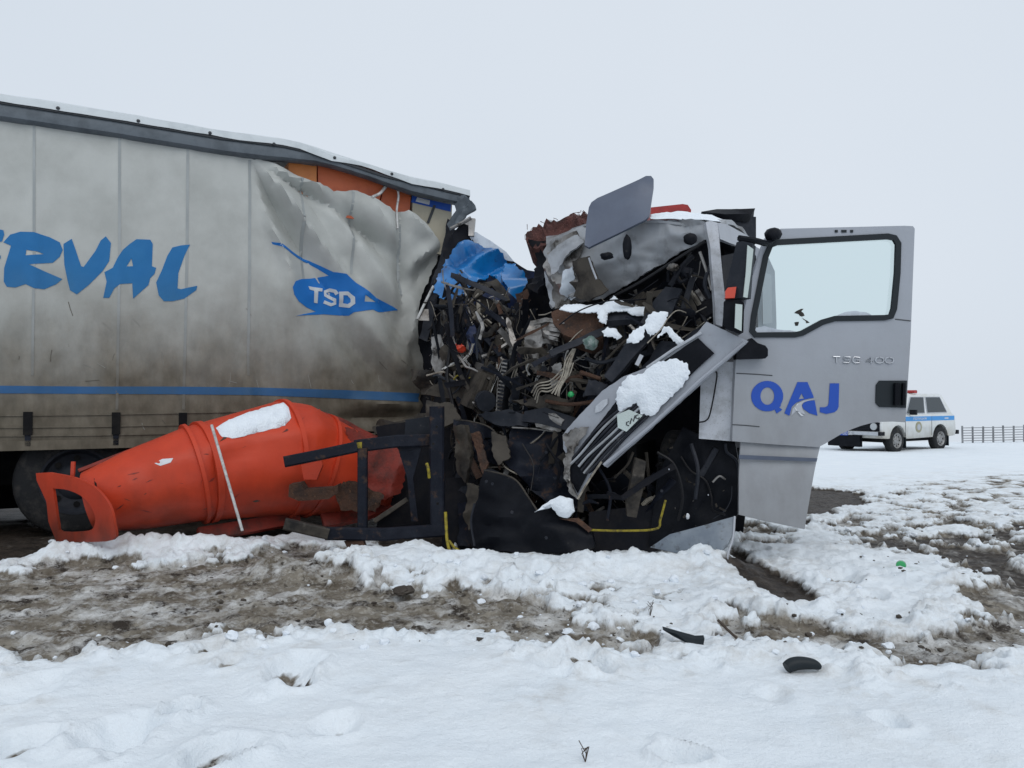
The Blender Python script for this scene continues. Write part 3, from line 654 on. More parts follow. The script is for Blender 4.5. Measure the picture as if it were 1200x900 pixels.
# ------------------------------------------------------------------ orange steel chute lying before the trailer
drum_pts = [(106, 589, 6.19, .25), (160, 574, 6.30, .33), (226, 556, 6.52, .40), (240, 553, 6.58, .415), (330, 537, 7.0, .515), (345, 538, 7.06, .51), (395, 552, 7.3, .43), (430, 562, 7.46, .35), (462, 570, 7.6, .28)]
dc = [(P(x, y, d), r) for x, y, d, r in drum_pts]
def daxis(i): return dc[min(i + 1, len(dc) - 1)][0] - dc[max(i - 1, 0)][0]
chute = empty('steel_chute', Vector((dc[3][0].x, dc[3][0].y, .05)), 'orange steel chute lying on its side before the trailer', 'chute')
st = []
for i, (c, r) in enumerate(dc): st.append((c, daxis(i), r))
den = []
for (c0, a0, r0), (c1, a1, r1) in zip(st, st[1:]):
    for k in range(6): t = k / 6; den.append((c0.lerp(c1, t), a0.lerp(a1, t), r0 + (r1 - r0) * t))
den.append(st[-1])
V, Fs = lathe_vf(den, 56, cap=False)
V = [v + (v - CAM).normalized() * (.02 * noise.noise(v * 3) + .008 * noise.noise(v * 9) + crum(v, 4., .016 + .05 * sm(30 * 56, 46 * 56, i), 3)) for i, v in enumerate(V)]
N0 = len(V); inn = [v * .985 + dc[4][0] * .015 for v in V]
Fs2 = Fs + [tuple(i + N0 for i in f[::-1]) for f in Fs]
body = build('chute_body', V + inn, Fs2, 'orange_low_shade', chute)
dbvh = BVHTree.FromPolygons(V, Fs)
def dmap(px, py):
    r = ray(px, py).normalized(); h, n, i, d = dbvh.ray_cast(CAM, r)
    if h is None: h, n, i, d = dbvh.find_nearest(CAM + r * 6.9)
    if n.dot(CAM - h) < 0: n = -n
    return h, n
def ring(i0, t, dr, wd):
    c0, a0, r0 = st[i0]; c1, a1, r1 = st[i0 + 1]; c = c0.lerp(c1, t); a = a0.lerp(a1, t).normalized(); r = r0 + (r1 - r0) * t
    V, Fs = lathe_vf([(c - a * wd / 2, a, r - .02), (c - a * wd / 2, a, r + dr), (c + a * wd / 2, a, r + dr), (c + a * wd / 2, a, r - .02)], 56, cap=False); return V, Fs
for i0, t, dr, wd in ((2, .1, .03, .03), (2, .95, .022, .05), (4, .2, .025, .04), (5, .5, .02, .03)): build('flange_ring', *ring(i0, t, dr, wd), 'orange_low_shade', chute)
fl = Z(0, 400, .2888, [(145, 535), (200, 532), (300, 552), (380, 590), (440, 660), (462, 740), (456, 806), (300, 815), (255, 818), (228, 815), (195, 730), (185, 650), (148, 565)])
fh = Z(0, 400, .2888, [(213, 597), (280, 605), (345, 640), (383, 700), (385, 745), (360, 768), (250, 772), (236, 740), (222, 660)])
fd = lambda x, y: 6.20 - (x - 42) * .0048
fl = [tuple(v) for v in smooth_path([Vector(p) for p in fl[1:8]], 4)] + fl[8:] + fl[:1]; fh = [tuple(v) for v in smooth_path([Vector(p) for p in fh + fh[:1]], 3)][:-1]
pan('end_flange', fl, 'orange_low_shade', chute, d=fd, thick=.02, step=.05, holes=[fh], amp=.004, fr=6)
V, Fs = lathe_vf([(dc[0][0] + daxis(0) * .3, daxis(0), .26), (dc[1][0], daxis(0), .30)], 32); build('mouth_dark_plug', V, Fs, 'underside', chute)  # dark plug stands in for the shade inside the mouth
bar('lug', P(85, 558, 6.08), P(86, 541, 6.08), .03, .02, 'orange', chute)
bar('spine_rib', P(92, 552, 6.2), P(222, 501, 6.7), .03, .03, 'orange_dark', chute)
tube('rear_rib', [P(352, 476, 7.0), P(385, 498, 7.2), P(398, 524, 7.2)], .018, 'orange', chute)
tube('rear_rib', [P(373, 480, 7.15), P(387, 503, 7.2), P(394, 520, 7.2)], .015, 'orange', chute)
pan('rear_lid', [(373, 480, 7.3), (400, 490, 7.4), (447, 512, 7.55), (440, 516, 7.5), (415, 508, 7.4), (385, 495, 7.25)], 'orange_dark', chute, thick=.03, step=.06, amp=.015)
pan('lower_skid', [(232, 618, 6.45), (330, 602, 6.9), (352, 600, 7.0), (352, 612, 6.95), (300, 622, 6.7), (235, 632, 6.4)], 'orange_dark', chute, thick=.06, step=.08)
pan('lower_skid', [(375, 598, 7.0), (470, 578, 7.4), (482, 586, 7.4), (430, 606, 7.0), (380, 616, 6.95)], 'orange_dark', chute, thick=.05, step=.08, amp=.01)
pan('hinge_plate', [(353, 545, 6.45), (376, 538, 6.4), (378, 545, 6.4), (371, 562, 6.42), (356, 562, 6.45)], 'orange', chute, thick=.02, step=.06)
pan('hinge_box', [(339, 568, 6.42), (352, 566, 6.4), (357, 574, 6.4), (388, 572, 6.4), (396, 568, 6.42), (396, 577, 6.4), (385, 585, 6.4), (350, 587, 6.42), (338, 582, 6.42)], 'rust', chute, thick=.10, step=.05, amp=.01)
for q in ([(181, 543), (190, 538), (203, 537), (200, 542), (188, 546)],): on_surface('paint_chip', q, dmap, 'decal_white', chute, step=3, lift=.002)
pan('crushed_end', [(404, 500, 7.0), (430, 508, 7.05), (462, 522, 7.1), (478, 548, 7.1), (470, 578, 7.05), (440, 590, 7.0), (408, 575, 6.95), (414, 540, 7.0)], 'orange_dark', chute, thick=.012, step=.03, amp=.05, fr=4, jag=.012)
pan('crushed_end', [(386, 560, 6.85), (420, 566, 6.85), (450, 580, 6.9), (440, 600, 6.85), (400, 598, 6.8)], 'rust', chute, thick=.012, step=.03, amp=.05, fr=7, jag=.012)
for k in range(20):                          # scrapes and mud smears in the paint
    x = rng.uniform(135, 385); t_ = (x - 120) / 250; y = rng.uniform(545 - 62 * min(1, t_ * 1.1), 608); L_ = rng.uniform(3, 16); w_ = rng.uniform(.5, 1.6); a_ = rng.gauss(-.25, .5)
    pl_ = [(x - L_ / 2 * math.cos(a_), y - L_ / 2 * math.sin(a_)), (x, y - w_), (x + L_ / 2 * math.cos(a_), y + L_ / 2 * math.sin(a_)), (x + rng.uniform(-2, 2), y + w_)]
    r_ = ray(x, y).normalized()
    if all(dbvh.ray_cast(CAM, ray(*q).normalized())[0] is not None for q in pl_): on_surface('paint_scrape', pl_, dmap, rng.choice(('rust', 'orange_dark', 'orange_dark', 'orange_dark', 'mud_metal')), body, step=3, lift=.0015, thick=.001)
sn = on_surface('snow_patch', [(253, 502), (262, 496), (285, 486), (310, 478), (332, 472), (338, 478), (341, 490), (334, 499), (312, 505), (290, 510), (272, 514), (260, 512)], dmap, 'snow', step=4, puff=.05, pw=9, jag=.6)
tag(sn, 'oval white snow patch on top of the orange chute', 'snow', kind='stuff')
pole = empty('white_pole', G(283, 622, .05), 'thin white pole leaning against the orange chute', 'pole')
tube('pole_shaft', [P(248, 498, 6.12), P(266, 560, 5.98), P(284, 622, 5.9)], .011, 'wire_white', pole, curve=False)

# ------------------------------------------------------------------ black bent frame before the wreck
fr_ = empty('bent_steel_frame', G(470, 640, 0), 'black bent steel beam frame standing before the crushed trucks', 'frame')
FD = 6.25
def beam(pts, wd, hd, m='black_metal', nm='beam', d=FD):
    mb = MB()
    Q = [P(x, y, d + (x - 450) * .0015) for x, y in pts]
    for a, b in zip(Q, Q[1:]):
        e = (b - a).normalized() * .012; mb.add(*bar_vf(a - e, b + e, wd, hd))
    return mb.build(nm, m, fr_, smooth=False)
beam([(335, 541), (375, 533), (417, 524)], .085, .08); beam([(417, 523), (466, 517), (505, 516)], .10, .075, d=6.27)
p1 = beam([(512, 478), (512.5, 560), (513, 620)], .115, .10, d=6.18)
beam([(425, 527), (425, 629)], .075, .06, d=6.22)
beam([(335, 614), (383, 625)], .085, .10, 'mud_metal', d=6.15); beam([(383, 625), (450, 626), (522, 621)], .10, .10, 'black_metal', d=6.17)
beam([(440, 610), (476, 586)], .04, .04, 'mud_metal', 'brace', d=6.4)
pan('gusset_plate', [(466, 524), (494, 524), (484, 560), (490, 611), (482, 611), (477, 560)], 'black_metal', fr_, d=6.33, thick=.02, step=.06)
pan('gusset_plate', [(475, 492), (504, 488), (504, 516), (474, 516)], 'dark_grey', fr_, d=6.42, thick=.03, step=.06, amp=.01)
for x, y in ((512, 500), (513, 590), (508, 520)):
    q = P(x, y, 6.11); build('bolt', *lathe_vf([(q, (0, -1, 0), .011), (q + Vector((0, -.02, 0)), (0, -1, 0), .011)], 8), 'underside', p1)
pan('rust_foot', [(403, 634, 6.1), (424, 630, 6.1), (428, 642, 6.08), (410, 648, 6.08)], 'rust', fr_, thick=.08, step=.04, amp=.01)
pan('yellow_clip', [(415, 519), (424, 518), (424, 527), (417, 528)], 'yellow', fr_, d=6.18, thick=.01, step=.05)
rope = empty('yellow_rope', G(527, 650, .1), 'frayed yellow rope hanging from the black frame post', 'rope')
tube('rope_strand', [P(522, 600, 6.05), P(523, 618, 6.02), P(524, 634, 5.98), P(528, 650, 5.9)], .012, 'yellow', rope)
tube('rope_strand', [P(526, 634, 5.99), P(532, 641, 5.95), P(541, 648, 5.88)], .012, 'yellow', rope)
tube('rope_strand', [P(500, 543, 6.1), P(502, 550, 6.08), P(503, 560, 6.1)], .012, 'yellow', rope)

# ------------------------------------------------------------------ blue truck: what is left of its cab
blue = empty('blue_truck', P(560, 560, 8.0) * 1, 'crushed blue truck cab at the front of the curtain trailer', 'truck')
blue.location.z = 0
silver = empty('silver_truck', Vector((1.2, 6.6, 0)), 'wrecked silver truck with its front torn open and door hanging out', 'truck')
zb = lambda p: Z(460, 240, .22222, p)
pan('dark_backing', [(486, 335, 8.75), (520, 290, 8.8), (600, 305, 8.6), (640, 330, 8.2), (640, 640, 7.9), (470, 640, 8.2), (478, 480, 8.6)], 'interior', blue, thick=.05, step=.16, amp=.1, fr=2)  # dark sheet added behind the wreck so no light comes through
cabp = pan('cab_roof_panel', [(508, 340, 7.75), (513, 324, 7.8), (522, 307, 7.9), (538, 287, 8.0), (549, 288, 8.05), (558, 288, 8.1), (575, 293, 8.05), (584, 302, 8.0), (593, 307, 8.0), (602, 310, 8.0), (615, 320, 7.9), (609, 329, 7.9), (606, 352, 7.8), (596, 350, 7.75), (587, 334, 7.85), (580, 326, 7.85), (562, 328, 7.75), (551, 333, 7.7), (544, 346, 7.65), (531, 352, 7.6), (518, 350, 7.65)], 'blue_paint', blue, thick=.004, step=.02, amp=.07, fr=4.0, jag=.014)
pan('torn_fairing', [(549, 275, 8.1), (558, 272, 8.1), (575, 282, 8.05), (593, 295, 8.0), (602, 306, 7.95), (590, 304, 7.98), (572, 293, 8.05), (556, 287, 8.1)], 'white_sheet', blue, thick=.01, step=.03, amp=.03, fr=6)
pan('blue_door_scrap', [(540, 352, 7.7), (575, 330, 7.75), (606, 352, 7.7), (600, 366, 7.7), (590, 350, 7.65), (560, 345, 7.6), (548, 372, 7.6)], 'dark_blue', blue, thick=.01, step=.04, amp=.06, fr=6)
pan('roof_crumple', [(524, 268, 8.3), (548, 262, 8.2), (557, 288, 8.1), (540, 288, 8.0), (524, 306, 8.0), (519, 300, 8.1)], 'interior', blue, thick=.02, step=.04, amp=.07, fr=7)
pan('roof_bracket', [(544, 262, 8.1), (549, 255, 8.1), (557, 256, 8.1), (555, 276, 8.05), (549, 276, 8.05), (549, 264, 8.1)], 'bare_metal', blue, thick=.03, step=.03, amp=.01)
tube('bracket_rod', [P(528, 268, 8.1), P(540, 262, 8.1), P(552, 255, 8.1)], .02, 'bare_metal', blue)
pan('blue_scrap', [(592, 308, 7.9), (614, 318, 7.8), (618, 330, 7.8), (608, 350, 7.7), (598, 345, 7.7), (588, 325, 7.8)], 'blue_paint', blue, thick=.008, step=.02, amp=.05, fr=5, jag=.01)
pan('blue_spike', [(606, 314, 8.0), (628, 318, 8.1), (627, 325, 8.1), (612, 328, 8.0)], 'dark_blue', blue, thick=.02, step=.04, amp=.02)
pan('rusty_plate', [(604, 345, 7.6), (618, 338, 7.6), (622, 352, 7.55), (608, 362, 7.5)], 'rust', blue, thick=.02, step=.03, amp=.03, fr=8)
pan('door_pillar', [(563, 332, 7.5), (582, 326, 7.5), (590, 335, 7.5), (598, 352, 7.4), (592, 354, 7.4), (576, 334, 7.45), (553, 350, 7.4), (548, 360, 7.4)], 'mud_metal', blue, thick=.03, step=.03, amp=.02, fr=8)
tube('trim_strip', [P(508, 335, 7.5), P(499, 353, 7.5), P(489, 374, 7.45)], .013, 'wire_white', blue)
pan('grey_flap', [(496, 362, 7.5), (502, 362, 7.5), (503, 376, 7.45), (490, 375, 7.45)], 'bare_metal', blue, thick=.008, step=.03, amp=.01)
tube('thin_rod', [P(584, 352, 7.2), P(583, 360, 7.2), P(600, 398, 7.1), P(621, 440, 7.0)], .009, 'wire_white', blue, curve=False)
tube('thin_rod', [P(561, 344, 7.3), P(551, 354, 7.3), P(562, 367, 7.25), P(576, 379, 7.2)], .009, 'wire_pale', blue, curve=False)
tube('thin_rod', [P(553, 366, 7.2), P(571, 383, 7.2)], .008, 'wire_pale', blue, curve=False)
tube('long_pipe', [P(540, 372, 7.2), P(552, 405, 7.15), P(560, 440, 7.1), P(566, 470, 7.1)], .02, 'dark_grey', blue)
tube('long_pipe', [P(548, 360, 7.3), P(555, 385, 7.2), P(560, 400, 7.15)], .012, 'bare_metal', blue)

def blob(name, px, py, d, rx, ry, rz_, m, par, amp=.3, fr=6, sub=3):
    bm = bmesh.new(); bmesh.ops.create_icosphere(bm, subdivisions=sub, radius=1); c = P(px, py, d) if px is not None else d
    V = []
    for v in bm.verts:
        k = 1 + amp * noise.noise(v.co * fr * .3 + Vector((px or 1, py or 1, 0))) + amp * .5 * noise.noise(v.co * fr + Vector((py or 3, 0, 0)))
        V.append(c + Vector((v.co.x * rx * k, v.co.y * ry * k, v.co.z * rz_ * k)))
    Fs = [tuple(v.index for v in f.verts) for f in bm.faces]; bm.free(); return build(name, V, Fs, m, par)
blob('red_tail_lamp', 538, 408, 7.0, .06, .07, .045, 'lamp_red', blue, .35); blob('motor_housing', 534, 418, 7.15, .13, .12, .13, 'mud_metal', blue, .4)
pan('mud_plate', [(478, 432, 7.3), (520, 436, 7.2), (556, 452, 7.0), (560, 470, 7.0), (520, 466, 7.1), (492, 462, 7.3)], 'mud_metal', blue, thick=.02, step=.04, amp=.06, fr=6)
tube('tangled_wire', [P(500, 440, 7.1), P(520, 436, 7.0), P(532, 443, 7.0), (P(540, 448, 6.95)), P(553, 446, 7.0)], .008, 'wire_pale', blue)
tube('tangled_wire', [P(528, 452, 7.0), P(536, 440, 6.95), P(545, 446, 6.95), P(552, 442, 6.95)], .007, 'yellow', blue)
pan('dark_bracket', [(532, 492, 6.75), (552, 494, 6.7), (574, 500, 6.6), (590, 516, 6.6), (586, 545, 6.6), (560, 540, 6.6), (548, 515, 6.65), (536, 520, 6.7)], 'black_metal', blue, thick=.03, step=.035, amp=.05, fr=5, jag=.008)
bar('rusty_strut', P(538, 512, 6.5), P(562, 560, 6.45), .06, .04, 'rust', blue)
pan('curved_tank', [(536, 540, 6.6), (550, 560, 6.5), (562, 568, 6.5), (566, 590, 6.5), (556, 612, 6.5), (540, 606, 6.55), (528, 580, 6.6)], 'dark_grey', blue, thick=.05, step=.04, amp=.04, fr=5, bow=.06)
pan('grey_bracket', [(598, 506, 6.6), (612, 508, 6.6), (604, 530, 6.6), (594, 560, 6.55), (588, 565, 6.55), (594, 530, 6.6)], 'bare_metal', blue, thick=.012, step=.03, amp=.015)

# ------------------------------------------------------------------ silver truck: torn cab
S = silver
zc = lambda p, d=None: [(600 + q[0] * .25, 190 + q[1] * .25) + tuple(q[2:]) for q in p]
# header over the lost windscreen, bulged and dented
pan('cab_header', zc([(150, 420, 6.75), (180, 370, 6.75), (330, 300, 6.6), (430, 350, 6.35), (600, 290, 6.1), (690, 272, 6.0), (850, 268, 5.85), (905, 280, 5.8), (912, 360, 5.8), (850, 392, 5.92), (700, 480, 6.13), (550, 570, 6.3), (430, 640, 6.45), (330, 660, 6.5), (280, 630, 6.45), (200, 690, 6.6), (160, 580, 6.65)]), 'silver_dirty', S, thick=.012, step=.028, amp=.035, fr=6.5, jag=.006, bow=.09)
pan('header_crumple', zc([(150, 420, 6.7), (190, 372, 6.65), (300, 320, 6.5), (330, 400, 6.4), (300, 470, 6.4), (330, 540, 6.35), (300, 640, 6.4), (200, 685, 6.5), (165, 590, 6.6)]), 'bare_metal', S, thick=.01, step=.03, amp=.08, fr=5, jag=.01)
pan('cab_roof', [(640, 262, 8.6), (690, 256, 8.6), (765, 248, 8.4), (840, 255, 7.6), (880, 278, 7.2), (843, 263, 5.85), (826, 260, 5.8), (770, 257, 6.0), (686, 262, 6.6), (640, 284, 6.8)], 'silver_dirty', S, thick=.02, step=.12, amp=.03, fr=2)
for px, py, d, w_, h_, sl in ((735, 290, 5.92, .035, .10, .3), (809, 280, 5.62, .05, .045, .4)):
    blob('marker_lamp', px, py, d, w_, .03, h_, 'black_plastic', S, .15)
blob('wiper_stub', 711, 300, 6.0, .05, .03, .03, 'black_plastic', S, .3)
tube('header_cut', [P(690, 302, 6.05), P(694, 314, 6.05), P(699, 327, 6.02)], .008, 'silver', S)
tube('screen_seal', [P(826, 283, 5.74), P(790, 306, 5.9), P(752, 330, 6.1), P(715, 350, 6.28)], .014, 'wire_black', S)
pan('sun_visor', [(685, 287, 6.0), (687, 262, 6.05), (690, 243, 6.1), (693, 237, 6.1), (700, 232, 6.1), (757, 206, 6.05), (763, 206, 6.05), (766, 210, 6.05), (766, 219, 6.05), (761, 252, 5.95), (757, 257, 5.94), (690, 290, 6.0)], 'visor', S, thick=.03, step=.06, bow=.015)
pan('a_pillar', zc([(908, 280, 5.72), (930, 275, 5.72), (963, 284, 5.74), (975, 400, 5.7), (1000, 640, 5.66), (985, 770, 5.66), (955, 760, 5.66), (950, 640, 5.66), (930, 400, 5.69)]), 'silver_speck', S, thick=.05, step=.05, bow=.02)
pan('side_header', [(841, 261, 5.74), (852, 263, 6.1), (878, 277, 6.9), (880, 290, 6.95), (862, 287, 6.3), (844, 280, 5.74)], 'silver', S, thick=.03, step=.08)
pan('cab_side', [(846, 300, 6.0), (880, 292, 6.95), (886, 300, 7.15), (892, 520, 7.15), (862, 525, 6.1), (850, 400, 5.95)], 'interior', S, thick=.03, step=.15)
pan('cab_rear_corner', [(884, 288, 7.15), (898, 296, 7.2), (908, 318, 7.25), (910, 380, 7.25), (905, 520, 7.25), (884, 520, 7.15)], 'silver', S, thick=.06, step=.15)
pan('rear_window_strip', [(893, 318, 7.1), (904, 322, 7.12), (905, 378, 7.12), (894, 380, 7.1)], 'decal_grey', S, thick=.01, step=.15)
df = pan('air_deflector', [(824, 249, 7.0), (840, 246, 7.1), (884, 245, 7.1), (884, 247, 7.1), (883, 254, 7.1), (886, 254, 7.1), (886, 285, 7.1), (872, 275, 7.0), (848, 258, 6.9)], 'dark_grey', S, thick=.25, step=.15)
pan('deflector_lip', [(822, 248, 6.92), (840, 245, 7.0), (885, 244, 7.0), (880, 251, 6.98), (850, 251, 6.9)], 'black_plastic', df, thick=.08, step=.15)
rb = pan('roof_lamp_bar', [(763, 243, 7.4), (800, 239, 7.4), (806, 240, 7.4), (810, 246, 7.4), (809, 256, 7.4), (763, 256, 7.4)], 'red', S, thick=.25, step=.1)
rs = pan('snow_patch', [(762, 256, 5.98), (764, 251, 6.4), (790, 249, 6.9), (820, 250, 7.1), (838, 254, 6.9), (857, 262, 6.5), (852, 263, 6.2), (842, 259, 5.9), (826, 257, 5.85), (800, 257, 5.9)], 'snow', thick=.004, step=.05, puff=.03, pw=.06, jag=.01)
tag(rs, 'thin strip of snow along the silver truck roof', 'snow', kind='stuff')
# shredded red-brown stuff pushed up on the roof
ins = empty('insulation_bundle', P(640, 330, 7.3), 'red-brown shredded fibre bundle pushed up beside the roof visor', 'debris')
pan('fibre_mat', [(615, 273, 7.2), (625, 266, 7.2), (645, 258, 7.2), (665, 254, 7.2), (688, 249, 7.2), (688, 264, 7.1), (660, 276, 7.0), (645, 284, 6.95), (637, 292, 6.95), (622, 290, 7.1), (616, 282, 7.15)], 'red_brown', ins, thick=.25, step=.03, amp=.07, fr=7, jag=.018)
pan('hanging_strip', [(618, 280, 7.15), (640, 284, 7.0), (640, 320, 6.9), (634, 345, 6.9), (626, 340, 7.0), (626, 300, 7.1)], 'interior', ins, thick=.06, step=.03, amp=.05, fr=8, jag=.015)
for k in range(26):
    x = rng.uniform(615, 688); y = 270 - (x - 615) * .28 + rng.uniform(-4, 8); a = P(x, y, 7.0)
    tube('loose_fibre', [a, a + Vector((rng.uniform(-.03, .03), -.01, rng.uniform(.0, .02))), a + Vector((rng.uniform(-.05, .05), -.02, rng.uniform(-.05, .02)))], .0025, 'red_brown', ins, n=4)
# dark volume of the gutted cab
pan('cab_dark_backing', [(625, 330, 7.5), (700, 300, 7.4), (830, 275, 7.2), (862, 300, 7.2), (885, 520, 7.1), (868, 640, 6.9), (700, 645, 7.0), (560, 648, 7.4), (600, 420, 7.8)], 'interior', S, thick=.06, step=.16, amp=.1, fr=2)  # added dark backing that keeps the gutted cab black
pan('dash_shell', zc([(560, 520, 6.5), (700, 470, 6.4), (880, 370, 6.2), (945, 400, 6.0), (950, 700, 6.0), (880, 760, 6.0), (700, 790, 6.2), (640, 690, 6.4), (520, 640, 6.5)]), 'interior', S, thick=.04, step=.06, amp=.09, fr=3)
pan('column_cover', [(768, 350, 5.9), (780, 336, 5.9), (799, 338, 5.85), (786, 370, 5.82), (748, 412, 5.8), (717, 448, 5.85), (708, 441, 5.87), (735, 400, 5.85)], 'dark_grey', S, thick=.05, step=.05, amp=.012)
bar('column_label', P(746, 428, 5.74), P(752, 416, 5.74), .03, .006, 'decal_grey', S)
pan('inner_panel', [(745, 440, 5.85), (775, 400, 5.85), (800, 400, 5.8), (826, 378, 5.78), (818, 395, 5.7), (780, 415, 5.72), (757, 432, 5.75)], 'dark_grey', S, thick=.02, step=.05, amp=.02)
for pts, r, m in (([(838, 300), (826, 330), (832, 350)], .016, 'dark_grey'), ([(820, 295), (828, 318), (834, 340)], .012, 'bare_metal'), ([(785, 335), (800, 312), (812, 300)], .02, 'black_plastic'), ([(816, 340), (824, 352)], .022, 'bare_metal'), ([(790, 318), (797, 330), (806, 326)], .012, 'black_plastic')):
    tube('dash_rod', [P(x, y, 5.75) for x, y in pts], r, m, S)
blob('switch_cluster', 789, 313, 5.75, .045, .04, .03, 'bare_metal', S, .3); blob('switch_cluster', 804, 319, 5.75, .05, .04, .04, 'black_plastic', S, .4)
# corner panel beside the grille, with its step well
cp = pan('corner_panel', [(846, 424, 5.68), (862, 424, 5.66), (859, 470, 5.66), (857, 517, 5.66), (819, 514, 5.72), (821, 451, 5.75), (838, 430, 5.72)], 'silver_speck', S, thick=.04, step=.06)
tube('lamp_seal', [P(834, 436, 5.66), P(840, 437, 5.66), P(838, 455, 5.66), P(832, 485, 5.66), P(827, 493, 5.66), P(819, 495, 5.68)], .006, 'wire_black', cp)
# torn grille hanging across the front
def gd(x, y): return 5.95 - (x - 660) * .0024
gr = pan('grille_panel', [(828, 377), (841, 383), (877, 400), (865, 411), (712, 548), (703, 542), (691, 558), (677, 584), (674, 575), (665, 565), (662, 548), (665, 534), (660, 526), (659, 510), (665, 502), (706, 458), (731, 441), (757, 431), (817, 390)], 'silver', S, d=gd, thick=.03, step=.035, amp=.006, fr=5, jag=.002)
mesh = [(818, 396), (837, 414), (705, 535), (690, 552), (677, 578), (668, 562), (666, 550), (682, 521), (721, 472), (757, 436)]
gm = pan('grille_mesh', mesh, 'black_plastic', gr, d=lambda x, y: gd(x, y) - .022, thick=.008, step=.03, amp=.004, jag=.002)
for k, t in enumerate(np.linspace(.06, .94, 9)):
    a0 = Vector((818, 396)).lerp(Vector((837, 414)), t); b0 = Vector((664, 540)).lerp(Vector((692, 556)), t)
    n_ = 9; pts = []
    for j in range(n_ + 1):
        q = a0.lerp(b0, .42 + .58 * j / n_); q += Vector((0, 1)) * (3.0 * math.sin(j * .9 + k) * (j / n_) ** 2 - 6 * math.sin(math.pi * j / n_) * (1 - t))
        pts.append(P(q.x, q.y, gd(q.x, q.y) - .032 - (.02 * (j / n_) ** 2 * math.sin(k * 2.1))))
    tube('grille_slat', pts, .010, 'silver_dirty' if k in (1, 4, 6) else 'dark_grey', gr, n=6)
tube('frame_edge', [P(x, y, gd(x, y) - .04) for x, y in ((872, 402), (820, 446), (765, 497), (708, 545))], .016, 'silver', gr, curve=False)
tube('frame_edge', [P(x, y, gd(x, y) - .035) for x, y in ((822, 390), (790, 409), (758, 431))], .012, 'chrome', gr, curve=False)
pan('torn_fringe', [(659, 510), (668, 503), (690, 500), (672, 530), (668, 560), (680, 585), (672, 580), (662, 560), (660, 540), (664, 530)], 'bare_metal', gr, d=lambda x, y: gd(x, y) - .045, thick=.006, step=.02, amp=.03, fr=9, jag=.01)
tube('torn_strip', [P(705, 541, 5.78), P(694, 557, 5.78), P(684, 573, 5.78), P(677, 585, 5.78)], .008, 'wire_pale', gr, n=5)
bd = pan('grille_badge', [(723, 486), (737, 480), (753, 487), (734, 506), (724, 501)], 'mirror_glass', gr, d=lambda x, y: gd(x, y) - .05, thick=.01, step=.05)
def gstroke(ln, wd, m, par, off): return pan('badge_letter', stroke_poly(ln, wd), m, par, d=lambda x, y: gd(x, y) - off, thick=.003, step=.05)
for ln in ([(737, 494), (734, 495), (734, 498), (737, 499)], [(738, 497), (740, 490), (742, 494), (744, 487)], [(748, 486), (745, 487), (745, 490), (748, 491), (749, 489)]): gstroke(ln, 1.3, 'groove', bd, .056)
pan('maker_emblem', [(698, 476), (706, 469), (712, 467), (712, 473), (704, 482), (697, 484)], 'chrome', gr, d=lambda x, y: gd(x, y) - .02, thick=.015, step=.03, bow=.01)
sp = pan('snow_patch', [(790, 420), (806, 427), (809, 438), (801, 451), (782, 470), (765, 487), (750, 485), (746, 472), (738, 477), (726, 482), (721, 468), (723, 458), (735, 441), (753, 438), (765, 426)], 'snow', d=lambda x, y: gd(x, y) - .042, thick=.004, step=.016, puff=.042, pw=.075, jag=.009)
tag(sp, 'thick snow patch lying on the hanging silver grille', 'snow', kind='stuff')
# brown battered block with pleated metal, topped with snow
pan('rusty_block', [(645, 364, 6.3), (660, 360, 6.3), (700, 362, 6.2), (708, 372, 6.15), (706, 398, 6.1), (690, 402, 6.1), (660, 392, 6.2), (648, 378, 6.25)], 'rust', S, thick=.2, step=.035, amp=.03, fr=6)
for k in range(6):
    y0 = 374 + k * 5
    pan('pleated_fin', [(622 + k, y0 + 2, 6.35), (640, y0 - 2, 6.3), (662 - k * 2, y0 + 2, 6.25), (662 - k * 2, y0 + 6, 6.25), (640, y0 + 3, 6.3), (620 + k, y0 + 8, 6.35)], 'bare_metal', S, thick=.03, step=.025, amp=.03, fr=10)
pan('pleated_fin', [(622, 376, 6.35), (632, 376, 6.32), (636, 400, 6.3), (632, 436, 6.3), (626, 438, 6.3), (617, 420, 6.35), (616, 395, 6.35)], 'bare_metal', S, thick=.03, step=.025, amp=.05, fr=9)
blob('relay_box', 692, 402, 6.0, .06, .05, .05, 'teal', S, .3); blob('connector', 669, 462, 5.95, .025, .03, .025, 'green', S, .2)
for k in range(7):
    o = rng.uniform(-3, 3); tube('pale_wire', [P(674 + o, 409, 6.05), P(668 + o * 2, 425 + o, 5.98), P(664 + o * 2, 440, 5.98), P(656 + o * 2, 455, 5.95), P(654 + o * 3, 464 + o, 5.95)], .0055, 'wire_pale', S, n=5)
for k in range(4): tube('pale_wire', [P(623 + k * 2, 460 + k * 4, 6.2), P(630 + k, 450 + k * 3, 6.1), P(645, 446 + k * 4, 6.05), P(656 + k * 3, 436 + k * 2, 6.0), P(666 + k * 2, 425, 6.0)], .006, 'wire_pale', S, n=5)
pan('shelf_panel', [(708, 372, 6.1), (722, 364, 6.15), (755, 366, 6.05), (752, 374, 6.0), (712, 376, 6.05)], 'dark_grey', S, thick=.05, step=.06, amp=.01)
